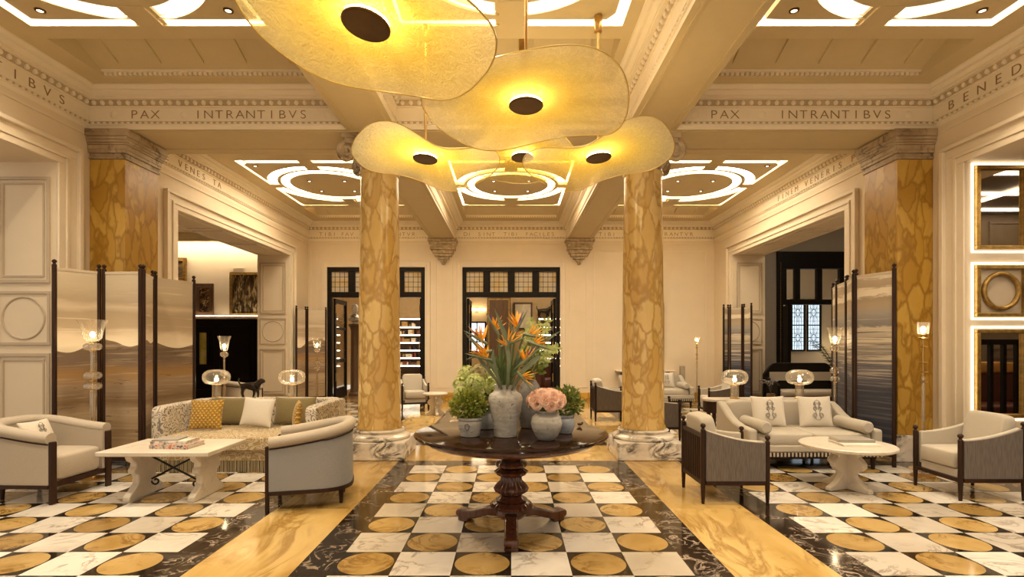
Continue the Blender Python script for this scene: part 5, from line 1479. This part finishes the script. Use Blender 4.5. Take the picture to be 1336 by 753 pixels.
def bird(px, py, y, ang, seed, s=1.0):
    """flower head at pixel; ang: direction of the beak in the picture plane (degrees, 0 = to the right)"""
    rd = random.Random(seed)
    tip = px3(px, py, y); base = Vector((rd.uniform(-.04, .04), rd.uniform(-.03, .03), .37))
    mid = (tip + base) / 2 + Vector((rd.uniform(-.02, .02), 0, .03))
    st = MB().tube([base, base * .5 + mid * .5, mid, mid * .5 + tip * .5, tip], .0075, 8)
    o = st.build('bird_of_paradise', mt['stemg'], p3)
    a = R(ang); dr = Vector((math.cos(a), rd.uniform(-.3, .1), math.sin(a)))
    b = MB().tube([tip - dr * .01, tip + dr * .03, tip + dr * .08, tip + dr * .14, tip + dr * .19], [.012, .017, .014, .009, .002], 8, flat=.8); b.build('beak', mt['spath'], o)
    q = MB(); side = 1 if math.cos(a) >= 0 else -1
    for k in range(5):
        aa = a + side * R(20 + k * 15 + rd.uniform(-6, 6)); d2 = Vector((math.cos(aa), rd.uniform(-.45, .45), math.sin(aa))).normalized()
        ln = .115 * s * rd.uniform(.8, 1.1); b0 = tip + dr * (.02 + .012 * (6 - k) * .5)
        q.tube([b0, b0 + d2 * ln * .3, b0 + d2 * ln * .65, b0 + d2 * ln], [.006, .016 * s, .012 * s, .001], 6, flat=.35)
    q.build('sepals', mt['orange'], o)
    if seed % 2: MB().tube([tip + dr * .03, tip + dr * .08 + Vector((0, -.01, .03)), tip + dr * .13 + Vector((0, -.01, .045))], [.004, .006, .001], 6).build('petal', mt['blue'], o)
for i, (px, py, y, an) in enumerate(((634, 448, 4.05, 150), (640, 458, 4.0, 200), (650, 436, 4.2, 120), (655, 452, 4.02, 20), (672, 433, 4.12, 60), (684, 436, 4.1, -12), (640, 470, 3.98, 165), (661, 458, 4.0, 75), (680, 475, 4.0, 40), (690, 446, 4.05, -20), (671, 445, 4.2, 100), (676, 486, 3.98, -50))):
    bird(px, py, y, an, i + 1, 1.15 if i in (0, 4, 3) else 1.0)
lf = (([(662, 500), (664, 470), (660, 440), (652, 420), (645, 402)], 3.99, [.012, .02, .026, .02, .001]), ([(668, 500), (676, 472), (695, 455), (715, 442), (731, 432)], 4.1, [.012, .024, .03, .02, .001]),
      ([(655, 500), (640, 475), (628, 456), (615, 443), (606, 434)], 4.1, [.012, .022, .026, .015, .001]), ([(672, 500), (684, 482), (697, 470), (707, 463)], 4.0, [.01, .024, .03, .002]),
      ([(652, 500), (646, 482), (643, 468), (644, 456)], 4.0, [.012, .022, .026, .003]), ([(650, 500), (640, 486), (630, 474), (621, 463)], 4.05, [.012, .018, .02, .001]),
      ([(660, 500), (658, 478), (656, 462), (655, 448)], 4.15, [.01, .012, .012, .004]), ([(668, 500), (672, 478), (676, 462), (681, 446)], 4.12, [.01, .014, .014, .003]),
      ([(664, 500), (664, 480), (665, 462), (667, 440)], 4.05, [.009, .011, .011, .004]), ([(674, 500), (681, 488), (685, 476), (687, 462)], 4.1, [.009, .012, .012, .002]))
for pts, y, wd in lf:
    P = [px3(a, b_, y) for a, b_ in pts]; P = [Vector((P[0].x * .6, (y - 4.16) * .3, P[0].z - .07))] + P; wd = [w_ * .72 for w_ in [wd[0]] + wd]
    blade(MB(), P, wd).build('spear_leaf', mt['spath'], p3, smooth=60, fixn=False)
st = MB(); rd = random.Random(4)
for k in range(16):
    x = rd.uniform(-.06, .06); y = rd.uniform(-.05, .05); st.tube([(x * .6, y * .6, .34), (x, y, .45), (x * 1.5 + rd.uniform(-.02, .02), y * 1.3, .52 + rd.uniform(0, .1))], .008, 6)
st.build('stems', mt['stemg'], p3)
p4 = pot('bottle_vase', 'slate grey bottle vase with pale green orchids behind the tall urn', .160, 4.62, [(.07, 0), (.08, .004), (.095, .08), (.105, .18), (.10, .28), (.085, .35), (.055, .395), (.04, .41), (.036, .44), (.05, .455), (.05, .475)], mt['cerg'])
rd = random.Random(8)
for k in range(3):
    top = Vector(((.0, .10, .16)[k], -.05, (.84, .86, .66)[k])); b0 = Vector((0, 0, .44))
    s_ = MB().tube([b0, b0 * .5 + top * .5 + Vector((.02, 0, .03)), top], .006, 6).build('orchid_spray', mt['stemg'], p4)
    q = MB()
    for j in range(13):
        u_ = .45 + .55 * j / 10; c = b0 * (1 - u_) + top * u_ + Vector((rd.uniform(-.05, .05), rd.uniform(-.05, .02), rd.uniform(-.02, .02)))
        for m in range(5):
            a = m * 2 * PI / 5 + rd.uniform(-.3, .3); e1 = Vector((math.cos(a), -.25, math.sin(a))); e2 = Vector((-math.sin(a), 0, math.cos(a))); s2 = .044
            q.add([c, c + e1 * s2 * .6 + e2 * s2 * .3, c + e1 * s2 * 1.1, c + e1 * s2 * .6 - e2 * s2 * .3], [(0, 1, 2, 3)])
    q.build('florets', mt['orch'], s_, smooth=0, fixn=False)
leafy(p4, [(.03, -.03, .55, .05, .05, .10)], 70, .09, mt['box2'], 6, 1.0)
p5 = pot('round_vase', 'round white weathered vase of peach roses', .262, 4.01, [(.05, 0), (.06, .004), (.085, .035), (.108, .085), (.116, .125), (.108, .165), (.085, .195), (.066, .205), (.07, .218)], mt['cer'])
def rose_mesh():
    b = MB(); rd = random.Random(1)
    b.sup((0, 0, .004), (.016, .016, .03), 1, 1, 10, 8)
    for ring, (r, h, n) in enumerate(((.010, .034, 3), (.017, .034, 4), (.025, .031, 5), (.033, .025, 5))):
        for k in range(n):
            a0 = 2 * PI * k / n + ring * .7; sp = 2 * PI / n * .72
            vs = []; fs = []
            for j in range(4):
                for i in range(5):
                    a = a0 + sp * (i / 4 - .5) * 1.5; v_ = j / 3
                    rr = r * (.45 + .62 * v_) + (.006 * v_ * v_ * ring * .6); z = -.012 + h * v_ * (1 - .12 * (i / 2 - 1) ** 2) - (.004 * ring if v_ > .9 else 0)
                    vs.append((rr * math.cos(a), rr * math.sin(a), z))
            for j in range(3):
                for i in range(4): q = j * 5 + i; fs.append((q, q + 1, q + 6, q + 5))
            b.add(vs, fs)
    return b
r0 = None; rd = random.Random(3); dirs = []
for k in range(25):
    z = 1 - (k + .5) / 25 * 1.2; a = k * 2.39996; rr = math.sqrt(max(0, 1 - z * z)); dirs.append((rr * math.cos(a), rr * math.sin(a), z))
for k, d in enumerate(dirs):
    d = Vector(d); c = Vector((0, 0, .285)) + Vector((d.x * .125, d.y * .12, d.z * .075))
    if c.y > .1: pass
    o = rose_mesh().build('rose', mt['rose'], p5, smooth=60, fixn=False) if r0 is None else r0.copy()
    if r0 is None: r0 = o
    else: COL.objects.link(o)
    o.parent = p5; o.location = c; o.rotation_euler = d.to_track_quat('Z', 'Y').to_euler(); s_ = rd.uniform(1.15, 1.4); o.scale = (s_,) * 3
MB().sup((-.005, 0, .265), (.21, .19, .11), 1, 1, 16, 10).build('rose_greenery', mt['stemg'], p5)
p6 = pot('planter_pot', 'small blue grey pot with myrtle bush beside the rose vase', .43, 4.31, [(.045, 0), (.055, .004), (.072, .05), (.076, .09), (.066, .12), (.074, .135), (.074, .146)], mt['cerb'])
leafy(p6, [(0, 0, .23, .10, .09, .09), (.07, 0, .22, .07, .07, .06), (.03, 0, .30, .07, .07, .06), (-.05, 0, .27, .06, .06, .07)], 900, .036, mt['box2'], 2)
o = MB().sup((0, 0, .012), (.05, .03, .024), 1, 1, 14, 8).sup((.02, 0, .022), (.02, .02, .02), 1, 1, 10, 6).build('bronze_trinket', mt['bronze'], None)
o.location = (.60, 4.72, TZ); tag(o, 'tiny bronze trinket near the far edge of the round table', 'ornament')

# ================================================================ AMBER GLASS PENDANTS
t = NT('amber rippled glass'); v = t.coord()
n1 = t.noise(v, 34, 3, .6, 1.5); n2 = t.noise(t.coord((1, 1, 1)), 11, 4, .6, 2.5)
rip = t.math('ADD', t.math('MULTIPLY', n1, .5), n2)
nm = t.bump(rip, 1.0, .06)
rr_ = t.math('ABSOLUTE', t.math('SUBTRACT', n2, .5)); crk = t.ramp(rr_, [(0, (1, 1, 1, 1)), (.035, (0, 0, 0, 1))])
vl = t.n('ShaderNodeVectorMath', operation='LENGTH'); t.t.links.new(v, vl.inputs[0])
acol = t.ramp(vl.outputs['Value'], [(.0, L(.93, .62, .05)), (.32, L(.90, .63, .10)), (.50, L(.90, .71, .24)), (.68, L(.90, .76, .42))])
tl = t.n('ShaderNodeBsdfTranslucent'); t.set(tl, 0, acol); t.t.links.new(nm, tl.inputs['Normal'])
df = t.n('ShaderNodeBsdfDiffuse'); t.set(df, 0, acol); t.t.links.new(nm, df.inputs['Normal'])
gl = t.n('ShaderNodeBsdfGlossy'); gl.inputs['Roughness'].default_value = .12; gl.inputs[0].default_value = L(1, .93, .72); t.t.links.new(nm, gl.inputs['Normal'])
tr = t.n('ShaderNodeBsdfTransparent'); t.set(tr, 0, t.ramp(vl.outputs['Value'], [(.1, L(.93, .68, .10)), (.45, L(.94, .78, .32)), (.68, L(.96, .87, .60))]))
def mixs(f, a, b_):
    m = t.n('ShaderNodeMixShader'); t.set(m, 0, f); t.t.links.new(a, m.inputs[1]); t.t.links.new(b_, m.inputs[2]); return m.outputs[0]
s1 = mixs(.5, tl.outputs[0], df.outputs[0]); s2 = mixs(.16, s1, gl.outputs[0])
tf = t.ramp(vl.outputs['Value'], [(.1, (.15,) * 3 + (1,)), (.5, (.38,) * 3 + (1,)), (.68, (.55,) * 3 + (1,))])
tf = t.math('SUBTRACT', tf, t.math('MULTIPLY', crk, .12))
mt['amber'] = t.fin(mixs(tf, s2, tr.outputs[0]))
mt['ring'] = emit('pendant light ring', L(1, .84, .42), 15.0)
mt['edge'] = plain('amber glass edge', L(.55, .40, .12), .2, 0, var=.1)
def pendant(label, x, y, z, tilt, roll, spin, har, ztop=ZC, R0=.70):
    """har: list of (n, phase, radial wave, vertical wave)"""
    t = thing('amber_pendant', label, 'pendant light', (x, y, z), 0)
    NR, NA = 28, 120; r_in = .035
    M = Matrix.Rotation(R(roll), 4, 'Y') @ Matrix.Rotation(R(tilt), 4, 'X')
    vs = []; fs = []
    def pt(i, k):
        u = i / NR; a = 2 * PI * k / NA
        Rm = R0 * (1 + sum(w[2] * math.cos(w[0] * (a - R(w[1]))) for w in har))
        r = r_in + (Rm - r_in) * u
        zz = sum(w[3] * math.cos(w[0] * (a - R(w[1]))) for w in har) * u ** 2 - .07 * u * u
        return Vector((r * math.cos(a), r * math.sin(a), zz))
    for i in range(NR + 1):
        for k in range(NA): vs.append(M @ pt(i, k))
    for i in range(NR):
        for k in range(NA): k2 = (k + 1) % NA; fs.append((i * NA + k, i * NA + k2, (i + 1) * NA + k2, (i + 1) * NA + k))
    g = MB().add(vs, fs).build('glass_disc', mt['amber'], t, smooth=80, fixn=False)
    e = MB(); e.tube([vs[NR * NA + k] for k in range(NA)] + [vs[NR * NA]], .005, 6, cap=False); e.build('glass_edge', mt['edge'], g)
    MB().lathe([(0, -.062), (.118, -.062), (.125, -.056), (.125, -.048), (0, -.048)], 40, M=M).build('hub_plate', mt['bronze'], t)
    MB().lathe([(.112, -.0475), (.117, -.030), (.06, -.020), (0, -.018)], 40, M=M).build('light_ring', mt['ring'], t)
    MB().lathe([(0, .012), (.10, .012), (.10, .03), (.04, .045), (.018, .06), (0, .06)], 32, M=M).build('upper_cap', mt['bronze'], t)
    MB().tube([(0, 0, .05), (0, 0, (ztop - z) * .5), (0, 0, ztop - z - .01)], .0125, 12).build('rod', mt['brass'], t)
    MB().lathe([(.036, 0), (.04, .006), (.04, .15), (.036, .16)], 24, (0, 0, ztop - z - .161)).build('ceiling_canopy', mt['brass'], t)
    l = bpy.data.lights.new('pendant_lamp', 'POINT'); l.energy = 7; l.color = (1, .82, .52); l.shadow_soft_size = .07
    lo = bpy.data.objects.new('pendant_lamp', l); COL.objects.link(lo); lo.parent = t; lo.location = (0, 0, .16)
    return t
pendant('largest amber glass pendant, nearest, with its bronze hub uppermost in the photo', -.729, 2.75, 3.18, -6, 9, 0, [(2, 30, .05, .03), (3, -20, .035, .045), (5, 10, .02, .02)], R0=.63)
pendant('broad amber glass pendant in the middle of the cluster, above the flowers', .108, 3.95, 3.30, -4, 0, 0, [(2, 0, .03, -.025), (3, 64, .03, .06), (4, 60, .015, .015)], R0=.72)
pendant('amber glass pendant hanging before the column by the damask sofa', -.87, 5.5, 3.44, -4, 4, 0, [(2, 10, .05, .02), (3, 120, .05, .065), (5, 40, .02, .02)])
pendant('amber glass pendant hanging before the column by the slat-back armchairs', .86, 5.35, 3.40, -4, -5, 0, [(2, 160, .05, .02), (3, 60, .05, .065), (5, 0, .02, .02)])
pendant('smallest-looking amber pendant, farthest, half hidden behind the others', .125, 6.12, 3.67, -5, 0, 0, [(2, 90, .04, .03), (3, 30, .04, .04)], ztop=4.955)
# ================================================================ CAMERA, LIGHT, VIEW
cam = bpy.data.cameras.new('camera'); co = bpy.data.objects.new('camera', cam); COL.objects.link(co)
cam.sensor_width = 36.0; cam.lens = F / 1336 * 36.0
co.location = (0, 0, H); co.rotation_euler = (PI / 2, 0, 0)
cam.shift_y = 72.5 / 1336; cam.shift_x = 1.0 / 1336; cam.clip_start = .05
sc.camera = co
w = bpy.data.worlds.new('world'); sc.world = w; w.use_nodes = True
bg = w.node_tree.nodes['Background']; bg.inputs[0].default_value = (1.0, .86, .68, 1); bg.inputs[1].default_value = .42
sc.view_settings.view_transform = 'Standard'; sc.view_settings.look = 'None'; sc.view_settings.gamma = 1.0
sc.view_settings.use_curve_mapping = False; sc.view_settings.exposure = 1.0
cy = sc.cycles
cy.max_bounces = 7; cy.diffuse_bounces = 4; cy.glossy_bounces = 4; cy.transmission_bounces = 5; cy.transparent_max_bounces = 12
cy.caustics_reflective = False; cy.caustics_refractive = False; cy.sample_clamp_indirect = 6.0; cy.sample_clamp_direct = 0
cy.use_denoising = True
